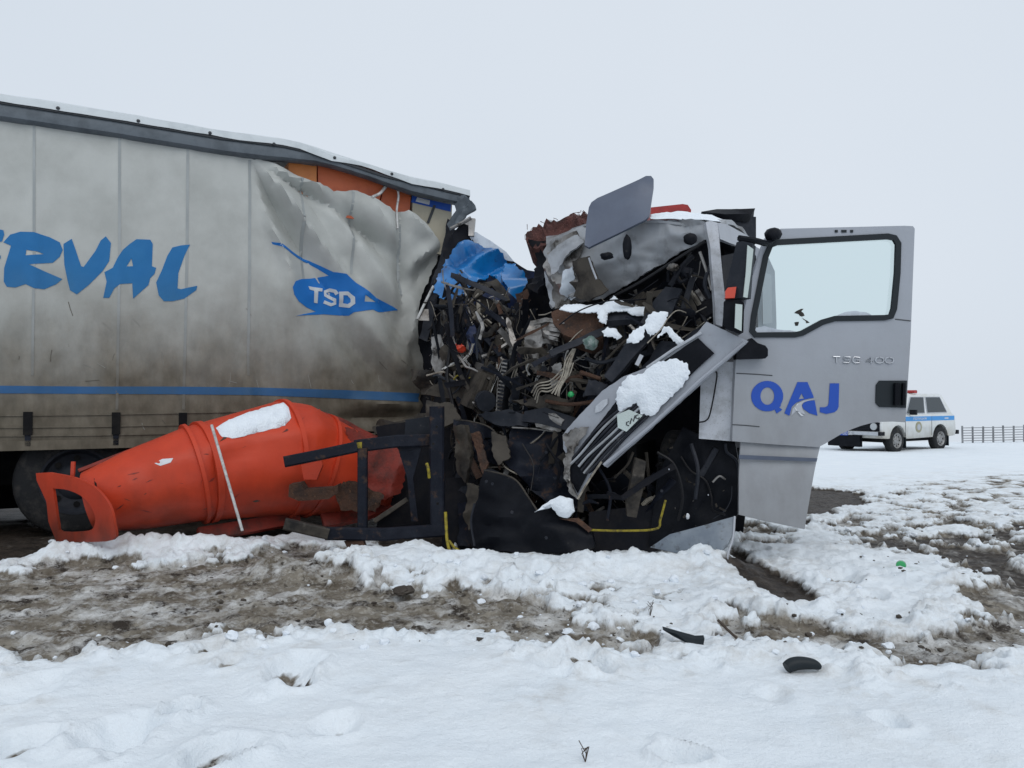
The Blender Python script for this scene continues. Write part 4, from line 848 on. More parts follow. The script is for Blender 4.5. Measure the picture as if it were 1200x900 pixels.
for lab, pts, d_ in (('jagged snow strip along the top edge of the rusty block', [(655, 362, 6.15), (662, 357, 6.2), (690, 358, 6.2), (705, 358, 6.15), (712, 352, 6.15), (719, 346, 6.15), (727, 352, 6.12), (737, 356, 6.1), (761, 360, 6.02), (756, 370, 5.98), (742, 369, 6.0), (735, 364, 6.05), (712, 366, 6.08), (712, 372, 6.05), (710, 380, 6.0), (702, 376, 6.02), (700, 365, 6.08), (670, 365, 6.12)], 0),
                     ('small snow lump under the dark shelf panel', [(705, 388, 5.95), (712, 383, 5.95), (722, 385, 5.93), (729, 394, 5.9), (723, 398, 5.9), (718, 394, 5.9), (708, 394, 5.92)], 0),
                     ('snow lump draped over the dark steering column cover', [(734, 402, 5.78), (737, 392, 5.78), (746, 385, 5.78), (756, 380, 5.78), (759, 370, 5.78), (765, 365, 5.78), (783, 366, 5.76), (780, 378, 5.74), (770, 390, 5.74), (762, 394, 5.74), (756, 384, 5.75), (755, 394, 5.74), (746, 402, 5.74)], 0),
                     ('thin snow streak beside the top of the hanging grille', [(770, 396, 5.72), (778, 382, 5.72), (784, 382, 5.72), (794, 392, 5.7), (802, 400, 5.68), (798, 406, 5.68), (789, 400, 5.7), (781, 389, 5.72)], 0)):
    tag(pan('snow_patch', pts, 'snow', thick=.008, step=.014, puff=.036, pw=.04, jag=.007), lab, 'snow', kind='stuff')
# lower front: wheel arch, liner, bumper remains
pan('wheel_arch_liner', [(800, 500, 5.95), (830, 515, 5.85), (862, 520, 5.78), (866, 545, 5.78), (866, 598, 5.78), (862, 608, 5.78), (830, 615, 5.8), (790, 628, 5.85), (760, 640, 5.9), (770, 560, 6.0)], 'black_plastic', S, thick=.04, step=.04, amp=.035, fr=4)
tube('arch_edge', [P(850, 520, 5.72), P(852, 530, 5.72), (P(863, 540, 5.72)), P(866, 560, 5.72), P(866, 600, 5.73)], .010, 'dark_grey', S)
pan('ribbed_damper', [(745, 537, 5.72), (757, 541, 5.72), (753, 575, 5.72), (746, 607, 5.74), (735, 605, 5.74), (734, 588, 5.73)], 'mud_metal', S, thick=.08, step=.025, amp=.012, fr=12)
pan('bumper_step', [(762, 641, 5.72), (785, 626, 5.66), (830, 614, 5.62), (861, 605, 5.6), (860, 622, 5.55), (852, 640, 5.5), (842, 648, 5.5), (800, 650, 5.6)], 'bumper_grey', S, thick=.02, step=.05, bow=.04, amp=.008)
tube('plastic_edge', [P(861, 605, 5.58), P(859, 630, 5.53), P(853, 650, 5.48), P(851, 672, 5.42)], .008, 'decal_grey', S, n=5)
tube('yellow_line', [P(690, 621, 5.85), P(725, 622, 5.8), P(768, 620, 5.75), P(774, 608, 5.75), P(780, 586, 5.75)], .009, 'yellow', S)
tube('side_hose', [P(835, 565, 5.7), P(843, 558, 5.7), P(850, 562, 5.7)], .008, 'bare_metal', S); blob('bolt_head', 806, 605, 5.72, .013, .01, .022, 'decal_white', S, .2)
for x, y in ((784, 550), (830, 580)): blob('clip', x, y, 5.74, .005, .005, .007, 'decal_grey', S, .2, sub=1)
pan('black_fender', [(567, 550, 6.2), (575, 549, 6.2), (604, 562, 6.1), (619, 582, 6.05), (630, 599, 6.0), (646, 592, 5.95), (656, 606, 5.92), (679, 608, 5.9), (694, 622, 5.88), (697, 637, 5.85), (688, 648, 5.8), (636, 648, 5.85), (596, 646, 5.95), (560, 650, 6.05), (548, 628, 6.15), (556, 588, 6.2)], 'black_plastic', S, thick=.05, step=.035, amp=.055, fr=3.4, bow=.05, jag=.008)
tag(pan('snow_patch', [(626, 600, 5.88), (645, 586, 5.88), (656, 581, 5.86), (671, 585, 5.84), (673, 599, 5.82), (665, 607, 5.82), (655, 605, 5.84), (646, 594, 5.86)], 'snow', thick=.03, step=.025, puff=.06, pw=.04, jag=.004), 'smooth snow lump sitting on the black fender', 'snow', kind='stuff')
pan('fender_edge', [(655, 608, 5.86), (678, 607, 5.84), (694, 620, 5.82), (690, 624, 5.82), (675, 612, 5.84)], 'rust', S, thick=.02, step=.05)
pan('radiator_slab', [(600, 500, 6.5), (660, 505, 6.4), (668, 560, 6.3), (690, 600, 6.2), (640, 590, 6.2), (610, 560, 6.3), (590, 540, 6.4)], 'black_metal', S, thick=.06, step=.04, amp=.05, fr=4.5, jag=.008)
pan('cross_member', [(615, 482, 6.4), (640, 478, 6.3), (676, 490, 6.15), (668, 505, 6.15), (630, 496, 6.3), (612, 494, 6.4)], 'dark_grey', S, thick=.07, step=.05, amp=.02)
# grime and added dark panels that paint in shade low in the wreck
pan('torn_inner_skin', [(670, 306, 6.25), (690, 300, 6.2), (699, 326, 6.12), (712, 340, 6.1), (690, 354, 6.2), (672, 348, 6.3), (678, 328, 6.28)], 'mud_metal', S, thick=.02, step=.03, amp=.03, fr=5, jag=.008)
pan('silver_curl', [(641, 300, 6.55), (655, 286, 6.5), (676, 274, 6.42), (684, 284, 6.38), (664, 300, 6.42), (652, 318, 6.48), (646, 322, 6.5)], 'silver_dirty', S, thick=.008, step=.025, amp=.05, fr=6, jag=.008)
pan('silver_curl', [(660, 318, 6.4), (670, 312, 6.36), (674, 335, 6.36), (680, 345, 6.36), (668, 352, 6.4), (658, 345, 6.42)], 'white_sheet', S, thick=.008, step=.025, amp=.04, fr=6, jag=.008)
pan('dark_fill', [(690, 600, 6.05), (775, 590, 5.98), (775, 645, 5.9), (690, 655, 5.95)], 'interior', S, thick=.03, step=.08, amp=.02)  # dark sheet added for the black shade under the truck
pan('dark_fill', [(518, 560, 6.6), (560, 560, 6.5), (560, 660, 6.3), (518, 655, 6.4)], 'interior', blue, thick=.03, step=.08, amp=.02)  # another added dark sheet, painting shade below the frame
pan('frame_dark_fill', [(440, 500, 7.45), (500, 490, 7.5), (540, 480, 7.4), (545, 625, 7.1), (440, 622, 7.2), (452, 560, 7.3)], 'interior', blue, thick=.03, step=.1, amp=.03)  # dark sheet added as the shade behind the bent frame
pan('sagging_skirt', [(436, 500, 7.9), (470, 492, 7.8), (505, 480, 7.6), (515, 500, 7.4), (470, 512, 7.5), (440, 512, 7.7)], 'mud_metal', blue, thick=.02, step=.04, amp=.05, fr=5)
# layered frame pieces between the two trucks
for pts, m, th in (([(533, 500, 6.5), (546, 498, 6.45), (552, 530, 6.4), (545, 566, 6.42), (534, 552, 6.45)], 'mud_metal', .05), ([(552, 508, 6.4), (562, 506, 6.4), (572, 545, 6.3), (566, 556, 6.3)], 'rust', .03), ([(560, 486, 6.55), (600, 480, 6.5), (622, 488, 6.4), (618, 500, 6.4), (585, 498, 6.45)], 'dark_grey', .04),
                   ([(575, 505, 6.4), (592, 510, 6.35), (598, 535, 6.3), (584, 545, 6.3), (576, 528, 6.35)], 'mud_metal', .03), ([(600, 470, 6.55), (640, 462, 6.4), (672, 470, 6.2), (668, 482, 6.2), (630, 478, 6.35)], 'mud_metal', .03), ([(622, 488, 6.35), (650, 484, 6.25), (662, 492, 6.2), (655, 505, 6.2), (628, 500, 6.3)], 'bare_metal', .01),
                   ([(500, 470, 7.0), (530, 472, 6.9), (540, 490, 6.8), (520, 500, 6.8), (498, 490, 6.9)], 'mud_metal', .03), ([(505, 395, 7.2), (516, 392, 7.15), (522, 430, 7.05), (514, 445, 7.1), (506, 425, 7.15)], 'bare_metal', .008), ([(575, 395, 7.0), (588, 390, 7.0), (594, 425, 6.9), (584, 440, 6.9)], 'mud_metal', .01),
                   ([(596, 425, 6.8), (606, 422, 6.75), (610, 455, 6.7), (604, 486, 6.65), (597, 470, 6.7)], 'bare_metal', .008), ([(640, 430, 6.3), (656, 424, 6.25), (660, 446, 6.2), (648, 458, 6.2)], 'bare_metal', .008), ([(545, 385, 7.1), (556, 380, 7.1), (562, 410, 7.0), (552, 416, 7.0)], 'dark_blue', .008),
                   ([(548, 566, 6.4), (560, 570, 6.35), (566, 600, 6.3), (556, 625, 6.3), (544, 612, 6.35)], 'mud_metal', .05), ([(536, 590, 6.45), (546, 588, 6.4), (550, 640, 6.3), (538, 640, 6.35)], 'black_metal', .03), ([(690, 445, 6.0), (712, 450, 5.95), (704, 462, 5.95), (684, 466, 6.0)], 'dark_grey', .02)):
    pan('frame_fragment', pts, m, S if pts[0][0] > 632 else blue, thick=th, step=.025, amp=.03, fr=7, jag=.008)
# scuffed rims painted as edge highlights, ribs and bolts on the low black panels
for pts, r, m in (([(567, 551, 6.08), (590, 556, 6.03), (606, 564, 5.98), (620, 584, 5.93), (630, 599, 5.9)], .007, 'mud_metal'), ([(556, 590, 6.1), (552, 612, 6.06), (556, 640, 5.98)], .009, 'dark_grey'), ([(600, 501, 6.4), (630, 503, 6.33), (660, 507, 6.28)], .007, 'bare_metal'),
                  ([(662, 512, 6.26), (668, 545, 6.2), (680, 580, 6.12)], .008, 'dark_grey'), ([(534, 492, 6.62), (552, 494, 6.58), (574, 501, 6.5), (590, 518, 6.48)], .007, 'mud_metal'), ([(612, 520, 6.3), (625, 545, 6.22), (622, 575, 6.15)], .006, 'wire_black'),
                  ([(640, 520, 6.25), (655, 548, 6.18), (650, 575, 6.12)], .010, 'black_plastic'), ([(580, 520, 6.45), (590, 545, 6.4), (606, 556, 6.3)], .006, 'wire_pale'), ([(700, 545, 6.0), (715, 575, 5.95), (712, 610, 5.92)], .012, 'black_metal'), ([(770, 530, 5.85), (790, 545, 5.82), (800, 580, 5.8), (795, 610, 5.8)], .012, 'wire_black'),
                  ([(810, 520, 5.8), (818, 550, 5.76), (815, 585, 5.75)], .015, 'dark_grey'), ([(720, 560, 5.95), (735, 545, 5.9), (742, 530, 5.88)], .01, 'mud_metal')):
    tube('panel_edge', [P(*q) for q in pts], r, m, S if pts[0][0] > 575 else blue, n=6)
for x, y, d_ in ((570, 564, 6.08), (577, 567, 6.07), (550, 507, 6.58), (640, 530, 6.22), (650, 560, 6.15), (838, 600, 5.73), (775, 575, 5.83), (600, 600, 5.92), (640, 630, 5.8)):
    c_ = P(x, y, d_ - .03); build('bolt', *lathe_vf([(c_, (0, -1, 0), .012), (c_ + Vector((0, -.015, 0)), (0, -1, 0), .012)], 8), 'dark_grey', S if x > 575 else blue)
# chassis behind the cab
ax = Vector((.36, .93, 0)).normalized(); sx = Vector((ax.y, -ax.x, 0)); o0 = Vector((1.15, 6.5, 0))
for k in (-.95, -.1): build('chassis_beam', *box_vf(o0 + ax * 2.0 + sx * k + Vector((0, 0, .75)), .08, 4.4, .25, sx, ax), 'underside', S)
wheel('wheel', o0 + ax * .25 + sx * .25 + Vector((0, 0, .48)), sx, .5, .32, S); wheel('wheel', o0 + ax * .25 - sx * 1.45 + Vector((0, 0, .48)), -sx, .5, .32, S)
wheel('wheel', o0 + ax * 3.3 + sx * .12 + Vector((0, 0, .46)), sx, .5, .5, S); wheel('wheel', o0 + ax * 3.3 - sx * 1.3 + Vector((0, 0, .46)), -sx, .5, .5, S)

# ---- driver's door swung wide
DD = 5.60
door = pan('door', [(905, 271), (915, 268), (1060, 264.5), (1070, 265), (1072, 268), (1067, 400), (1061, 495), (1046, 494), (1031, 494.5), (1020, 496), (1009, 499), (998, 503), (987, 508), (975, 515), (967, 520), (959, 524), (910, 521), (858, 517), (860, 470), (862, 425), (866, 390), (880, 330), (893, 290), (898, 278)], 'silver_door', S, d=DD, thick=.055, step=.10,
           holes=[[(912, 283), (1040, 276), (1049, 278), (1054, 285), (1053, 320), (1049, 362), (1045, 371), (1037, 373), (979, 374), (965, 378), (941, 391), (932, 393), (886, 393), (881, 388), (883, 370), (897, 300), (903, 287)]])
pane_pts = [(911, 282), (1041, 275), (1050, 277), (1055, 285), (1054, 320), (1050, 362), (1046, 372), (1037, 374), (979, 375), (965, 379), (941, 392), (932, 394), (885, 394), (880, 388), (882, 370), (896, 300), (902, 286)]
pan('door_glass', pane_pts, 'glass', door, d=DD + .025, thick=.004, step=.3)
def inset(poly, k):
    c = sum((Vector(p) for p in poly), Vector((0, 0))) / len(poly); o = []
    n = len(poly)
    for i in range(n):
        a, b, cc = Vector(poly[i - 1]), Vector(poly[i]), Vector(poly[(i + 1) % n]); t = ((b - a).normalized() + (cc - b).normalized()).normalized(); nn = Vector((-t.y, t.x))
        o.append(tuple(b + nn * k))
    return o
pan('window_seal', inset(pane_pts, -1.5), 'rubber', door, d=DD - .012, thick=.025, step=.12, holes=[inset(pane_pts, 5.0)])
zq = lambda p: Z(860, 430, .11667, p)
el = lambda cx, cy, rx, ry, n=28, a0=0, a1=2 * math.pi: [(cx + rx * math.cos(a0 + (a1 - a0) * k / n), cy + ry * math.sin(a0 + (a1 - a0) * k / n)) for k in range(n + (1 if a1 - a0 < 6.2 else 0))]
qo = el(335, 293, 161, 153, 30, R(62), R(392)) + [(470, 395), (455, 405), (486, 430), (430, 468)]
def decal(nm, poly, m, off=.005, holes=(), par=None): return pan(nm, zq(poly), m, par or door, d=DD - off, thick=.002, step=.1, holes=[zq(h) for h in holes])
decal('door_letter', qo, 'decal_blue', holes=[el(337, 293, 70, 88, 24)])
decal('door_letter', [(640, 152), (740, 152), (775, 235), (805, 308), (740, 320), (690, 333), (625, 360), (582, 400), (558, 490), (508, 465), (560, 340)], 'decal_blue', holes=[[(680, 265), (708, 318), (652, 324)]])
decal('door_letter', [(700, 362), (740, 342), (812, 335), (840, 490), (760, 465), (700, 422), (685, 390)], 'decal_blue')
decal('door_letter', [(965, 165), (1058, 165), (1052, 400), (1040, 430), (1010, 455), (930, 472), (865, 455), (865, 405), (915, 405), (942, 392), (952, 365)], 'decal_blue')
decal('letter_road', [(575, 490), (590, 420), (640, 366), (700, 338), (770, 325), (860, 318), (770, 334), (705, 352), (680, 380), (690, 425), (720, 480), (690, 470), (630, 440)], 'decal_grey')
decal('road_dash', [(635, 372), (650, 365), (640, 385), (620, 400)], 'decal_white', .008); decal('road_dash', [(608, 408), (622, 410), (640, 440), (625, 440)], 'decal_white', .008); decal('road_dash', [(640, 452), (660, 455), (702, 490), (675, 492)], 'decal_white', .008)
zt = lambda p: Z(820, 240, .23333, p)
GL = {'T': [[(0, 0), (34, 0)], [(17, 2), (17, 30)]], 'S': [[(36, 2), (6, 0), (2, 8), (10, 14), (30, 16), (35, 23), (28, 30), (0, 29)]], 'G': [[(38, 3), (10, 0), (2, 10), (2, 22), (12, 30), (36, 29), (36, 17), (22, 16)]], '4': [[(24, 30), (24, 0), (0, 20), (34, 20)]], '0': [[(22, 0), (40, 6), (43, 16), (38, 26), (22, 30), (6, 26), (1, 16), (6, 4), (20, 0)]]}
for ch, x0 in (('T', 670), ('S', 720), ('G', 766), ('4', 836), ('0', 881), ('0', 930)):
    y0 = 763 + (x0 - 670) * .012
    for ln in GL[ch]:
        tube('model_letter', [P(*zt([(x0 + x, y0 + y)])[0], DD - .006) for x, y in ln], .0052, 'chrome', door, n=5, curve=False)
for ln in ([(863, 437.5), (885, 438.5), (905, 440)], [(858, 497.5), (875, 498.5), (890, 500)], [(1049, 374), (1067, 376)]):
    tube('panel_crease', [P(x, y, DD - .001) for x, y in ln], .004, 'groove', door, n=5, curve=False)
for x, w_ in ((980, .010), (989, .018), (998, .010)): build('hinge_mark', *box_vf(P(x, 271, DD - .003), w_ * 2, .008, .018), 'rubber', door)
hd = pan('door_handle', [(1027, 451), (1031, 446), (1063, 446), (1062, 478), (1031, 477), (1026.5, 472)], 'rubber', door, d=DD - .012, thick=.03, step=.1)
build('handle_grip', *bar_vf(P(1051, 449, DD - .03), P(1050.5, 475, DD - .03), .035, .03), 'black_plastic', hd)
build('handle_grip', *bar_vf(P(1059, 449, DD - .025), P(1058.5, 475, DD - .025), .02, .025), 'black_plastic', hd)
sk = pan('door_step_cover', [(868, 516, 5.64), (915, 519, 5.64), (961, 523, 5.63), (957, 540, 5.6), (953, 560, 5.57), (943, 620, 5.54), (900, 611, 5.55), (866, 603, 5.57), (866, 560, 5.6)], 'silver_door', S, thick=.03, step=.06, bow=.02)
pan('painted_step_shadow', [(866, 533, 5.585), (958, 537, 5.57), (957, 541, 5.57), (866, 538, 5.585)], 'visor', sk, thick=.006, step=.1)  # grey strip painting the shadow below the step ledge
for pts, n_ in (([(966, 377), (976, 371), (990, 366), (1003, 364), (1018, 367), (1027, 372), (979, 373)], 1), ([(884, 392), (886, 384), (896, 382), (910, 386), (925, 387), (938, 389), (930, 392)], 2)):
    pan('frost_rim', pts, 'white_sheet', door, d=DD + .018, thick=.004, step=.03, jag=.004)
for pts in ([(931, 367), (936, 363), (942, 362), (939, 365), (943, 370), (940, 371), (936, 368)], [(931, 378), (936, 377), (935, 382), (932, 382)], [(940, 372), (949, 378), (945, 379)]): pan('glass_smudge', pts, 'mud_metal', door, d=DD + .017, thick=.003, step=.02, jag=.006)
# mirrors on their arms
tube('mirror_arm', [P(866, 279, 5.35), P(885, 282, 5.4), P(900, 285, 5.5), P(908, 277, 5.55)], .022, 'black_plastic', door); blob('arm_joint', 906, 275, 5.52, .06, .06, .05, 'black_plastic', door, .1)
mr = pan('main_mirror', [(863, 284, 5.35), (868, 282, 5.35), (882, 285, 5.3), (878, 320, 5.3), (876, 348, 5.3), (862, 350, 5.35), (850, 350, 5.38), (849, 343, 5.38), (855, 317, 5.37)], 'dark_grey', door, thick=.10, step=.06, bow=.03)
pan('mirror_glass', [(876, 287, 5.27), (883, 292, 5.27), (880, 320, 5.27), (876, 349, 5.27), (871, 348, 5.27), (874, 320, 5.27)], 'mirror_glass', mr, thick=.01, step=.1)
pan('turn_lamp', [(850, 341, 5.33), (853, 337, 5.33), (863, 336, 5.32), (861, 349, 5.32), (850, 349.5, 5.33)], 'lamp_red', mr, thick=.05, step=.04, bow=.01)
m2 = pan('wide_mirror', [(848, 354, 5.37), (852, 350, 5.37), (869, 352, 5.33), (872, 356, 5.33), (871, 388, 5.33), (866, 391, 5.33), (850, 385, 5.37), (847, 378, 5.37)], 'black_plastic', door, thick=.09, step=.06, bow=.03)
pan('mirror_glass', [(862, 356, 5.29), (870, 357, 5.29), (869, 388, 5.29), (861, 384, 5.29)], 'mirror_glass', m2, thick=.01, step=.1)
pan('lower_arm', [(863, 421, 5.5), (863, 413, 5.5), (881, 396, 5.5), (888, 402, 5.5), (897, 405, 5.5), (900, 409, 5.5), (900, 417, 5.5), (897, 420, 5.5)], 'black_plastic', door, thick=.08, step=.05, bow=.03)

# ------------------------------------------------------------------ tangled filling of both wrecks, each piece a part
WP = [(495, 345), (520, 305), (560, 330), (600, 335), (622, 350), (645, 362), (690, 362), (705, 345), (760, 330), (822, 292), (842, 380), (815, 400), (740, 440), (668, 505), (690, 560), (740, 540), (800, 500), (860, 530), (862, 605), (770, 635), (570, 640), (530, 640), (522, 500), (495, 475), (496, 420)]
WPa = np.array(WP, float)
def inW(p): return pip(np.array([proj(p)]), WP)[0]
def wdepth(x): return 7.75 - (x - 500) * .0055 if x < 640 else 6.98 - (x - 640) * .0042
MT = ['black_plastic'] * 4 + ['black_metal'] * 3 + ['interior'] * 3 + ['dark_grey'] * 4 + ['mud_metal'] * 5 + ['bare_metal'] * 4 + ['rust'] * 2
def rpoint():
    while True:
        x = rng.uniform(490, 865); y = rng.uniform(290, 640)
        if pip(np.array([(x, y)]), WP)[0]: return x, y
def strip(c, x, par):                        # torn, bent strip of sheet metal or plastic
    dr = Vector((rng.uniform(-.7, .7), rng.uniform(-.3, .3), rng.uniform(-1, 1))).normalized(); n = rng.randint(6, 11); stp = rng.uniform(.03, .075); w0 = rng.uniform(.006, .034)
    tw = rng.uniform(-.5, .5); wv = dr.cross(Vector((rng.uniform(-.6, .6), -1, rng.uniform(-.4, .4)))).normalized(); V = []; p = c; bend = Vector((rng.uniform(-.35, .35), rng.uniform(-.35, .35), rng.uniform(-.35, .35)))
    kink = rng.randint(1, n - 1); th = rng.choice((.004, .006, .012)); cup = rng.uniform(-.35, .35); rows = []
    for k in range(n + 1):
        wv = (Matrix.Rotation(tw / n, 3, dr) @ wv); wv = (wv - dr * wv.dot(dr)).normalized(); nn = dr.cross(wv)
        wk = w0 * rng.uniform(.75, 1.15) * (.4 if k in (0, n) and rng.random() < .5 else 1)
        rows.append([p + wv * (wk * q) + nn * (cup * w0 * (1 - abs(q))) + wv * rng.uniform(-.004, .004) for q in (-1, -.4, .4, 1)] + [nn.copy()])
        dr = (dr + bend / n * 1.5 + (Vector((rng.uniform(-1, 1), rng.uniform(-.6, .6), rng.uniform(-1, 1))) * .9 if k == kink else Vector())).normalized(); p = p + dr * stp
    if not all(inW(q) for r_ in (rows[0], rows[-1], rows[n // 2]) for q in (r_[0], r_[3])): return None
    for r_ in rows: V += r_[:4] + [q - r_[4] * th for q in r_[:4]]
    Fs = []
    for k in range(n):
        a, b = k * 8, k * 8 + 8
        for j in range(3): Fs += [(a + j, a + j + 1, b + j + 1, b + j), (a + 4 + j, b + 4 + j, b + 5 + j, a + 5 + j)]
        Fs += [(a, b, b + 4, a + 4), (a + 3, a + 7, b + 7, b + 3)]
    Fs += [(0, 4, 5, 1), (1, 5, 6, 2), (2, 6, 7, 3)]; e = n * 8; Fs += [(e, e + 1, e + 5, e + 4), (e + 1, e + 2, e + 6, e + 5), (e + 2, e + 3, e + 7, e + 6)]
    return build('torn_strip', V, Fs, rng.choice(MTS), par)
cnt = 0
while cnt < 340:
    x, y = rpoint(); c = P(x, y, wdepth(x) + rng.uniform(-.65, .1))
    low = x > 690 and y > 500
    if low and rng.random() < .8: continue
    MTS = ['black_plastic', 'black_metal', 'interior', 'dark_grey'] if low else MT
    if strip(c, x, blue if x < 632 else silver): cnt += 1
cnt = 0
while cnt < 26:
    x, y = rpoint(); d = wdepth(x) + rng.uniform(-.2, .35); c = P(x, y, d)
    u = Vector((rng.uniform(-.6, .6), rng.uniform(-.3, .3), rng.uniform(-1, 1))).normalized(); n = Vector((rng.uniform(-.8, .8), -1, rng.uniform(-.6, .6))); v = u.cross(n).normalized()
    L = rng.uniform(.12, .32); W_ = rng.uniform(.05, .12)
    q = [c + u * a * L * rng.uniform(.7, 1.2) + v * b * W_ * rng.uniform(.5, 1.3) for a, b in ((-1, -1), (-.2, -1.1), (1, -1), (1, 1), (.1, 1.2), (-1, 1))]
    if not all(inW(p) for p in q): continue
    pan('crumpled_sheet', q, rng.choice(MT), blue if x < 632 else silver, thick=rng.choice((.004, .008, .02)), step=.035, amp=rng.uniform(.01, .025), fr=rng.uniform(2.5, 5), jag=.006); cnt += 1
cnt = 0
while cnt < 270:
    x, y = rpoint(); d = wdepth(x) + rng.uniform(-.55, .0); c = P(x, y, d); pts = [c]; dr = Vector((rng.uniform(-1, 1), rng.uniform(-.4, .4), rng.uniform(-1.4, .6))).normalized()
    n = rng.randint(2, 5); stp = rng.uniform(.06, .16)
    for k in range(n): dr = (dr + Vector((rng.uniform(-.7, .7), rng.uniform(-.4, .4), rng.uniform(-.8, .6)))).normalized(); pts.append(pts[-1] + dr * stp)
    if not all(inW(p) for p in pts) or (x > 690 and y > 500 and rng.random() < .7): continue
    r = rng.choice((.003, .004, .004, .005, .006, .008, .012, .02)); m = rng.choice(['wire_black', 'wire_black', 'dark_grey', 'black_plastic', 'wire_pale', 'bare_metal', 'mud_metal', 'wire_pale' if r < .007 else 'black_metal'])
    tube('hose' if r > .01 else 'wire', pts, r, m, blue if x < 632 else silver, n=6); cnt += 1
cnt = 0
while cnt < 45:
    x, y = rpoint(); d = wdepth(x) + rng.uniform(-.4, .1); c = P(x, y, d); dr = Vector((rng.uniform(-.6, .6), rng.uniform(-.3, .3), rng.uniform(-1, 1))).normalized(); L = rng.uniform(.08, .22)
    if not (inW(c - dr * L) and inW(c + dr * L)): continue
    bar('bent_bar', c - dr * L, c + dr * L, rng.uniform(.012, .05), rng.uniform(.01, .03), rng.choice(MT + ['bare_metal', 'mud_metal']), blue if x < 632 else silver, smooth=False); cnt += 1
# readable remains: engine block, fan, radiator core, seat, steering wheel, wiring looms
def obox(c, sx, sy, sz, rot): 
    Rm = rot.to_matrix() if hasattr(rot, 'to_matrix') else rot; return box_vf(c, sx, sy, sz, Rm @ Vector((1, 0, 0)), Rm @ Vector((0, 1, 0)), Rm @ Vector((0, 0, 1)))
from mathutils import Euler
ec = P(572, 462, 7.0); er = Euler((.15, .35, .4)); eng = build('engine_block', *obox(ec, .42, .4, .34, er), 'mud_metal', blue, smooth=False); em = er.to_matrix()
for k in range(6): build('engine_rib', *obox(ec + em @ Vector((-.17 + k * .068, -.215, .0)), .022, .05, .33, er), 'mud_metal', eng, smooth=False)
build('rocker_cover', *obox(ec + em @ Vector((0, 0, .20)), .36, .26, .07, er), 'bare_metal', eng, smooth=False)
for dx, dz, r_ in ((-.1, -.06, .09), (.12, .02, .06)):
    c_ = ec + em @ Vector((dx, -.25, dz)); a_ = em @ Vector((0, -1, 0)); build('pulley', *lathe_vf([(c_, a_, r_), (c_ + a_ * .012, a_, r_), (c_ + a_ * .02, a_, r_ * .8), (c_ + a_ * .03, a_, r_ * .8), (c_ + a_ * .04, a_, r_), (c_ + a_ * .055, a_, r_), (c_ + a_ * .05, a_, r_ * .4)], 20), 'dark_grey', eng)
rc = P(596, 452, 6.75); rr_ = Euler((.1, .2, -.5)); rad = build('radiator_core', *obox(rc, .05, .22, .46, rr_), 'dark_grey', silver, smooth=False); rm_ = rr_.to_matrix()
for k in range(14): build('radiator_fin', *obox(rc + rm_ @ Vector((-.004, -.115, -.21 + k * .032)), .058, .012, .012, rr_), 'bare_metal', rad, smooth=False)
sc_ = P(806, 372, 6.0); V = []; 
tor = [sc_ + Euler((1.1, .2, .5)).to_matrix() @ Vector((.2 * math.cos(a), .2 * math.sin(a), 0)) for a in np.linspace(.3, 5.6, 26)]
build('steering_wheel', *tube_vf(tor, .016, 8), 'black_plastic', silver)
pan('seat_back', [(752, 352, 6.5), (775, 332, 6.45), (800, 330, 6.4), (806, 372, 6.4), (790, 392, 6.4), (760, 386, 6.45)], 'dark_grey', silver, thick=.12, step=.05, bow=.06)
for k in range(34):
    x, y = rng.uniform(505, 690), rng.uniform(370, 520); d_ = wdepth(x) - rng.uniform(.3, .6); a = P(x, y, d_); dr = Vector((rng.uniform(-.6, .6), 0, -1)); pts = [a]
    for q_ in range(4): dr = (dr + Vector((rng.uniform(-.5, .5), rng.uniform(-.2, .2), rng.uniform(-.5, .4)))).normalized(); pts.append(pts[-1] + dr * rng.uniform(.06, .12))
    if not all(inW(p) for p in pts): continue
    for w_ in range(4):
        o = [Vector((rng.uniform(-.014, .014), rng.uniform(-.01, .01), rng.uniform(-.012, .012))) for _ in pts]
        tube('loom_wire', [p + q_ for p, q_ in zip(pts, o)], rng.choice((.003, .004, .005)), rng.choice(('wire_black', 'wire_pale', 'dark_grey', 'wire_white', 'mud_metal')), blue if x < 632 else silver, n=5)
for pts, r_, m in (([(520, 370, 7.1), (528, 400, 7.0), (524, 440, 6.95), (532, 480, 6.9)], .018, 'wire_black'), ([(600, 420, 6.9), (592, 450, 6.8), (588, 490, 6.7), (596, 520, 6.6)], .014, 'dark_grey'), ([(604, 432, 6.75), (612, 428, 6.72), (616, 450, 6.7), (612, 486, 6.65)], .007, 'bare_metal'),
                   ([(590, 428, 6.8), (584, 445, 6.75), (582, 480, 6.7)], .007, 'bare_metal'), ([(640, 470, 6.3), (668, 474, 6.15), (700, 470, 6.0)], .016, 'rust'), ([(632, 448, 6.4), (660, 444, 6.25), (690, 448, 6.1)], .02, 'mud_metal'), ([(540, 440, 6.9), (556, 470, 6.85), (575, 520, 6.7)], .02, 'mud_metal'),
                   ([(686, 420, 6.1), (705, 425, 6.05), (730, 418, 6.0)], .016, 'dark_grey'), ([(680, 436, 6.1), (704, 444, 6.02)], .018, 'rust'), ([(556, 392, 7.0), (566, 420, 6.95), (562, 452, 6.9)], .016, 'dark_grey')):
    tube('coolant_pipe', [P(*q_) for q_ in pts], r_, m, blue if pts[0][0] < 632 else silver, n=8)
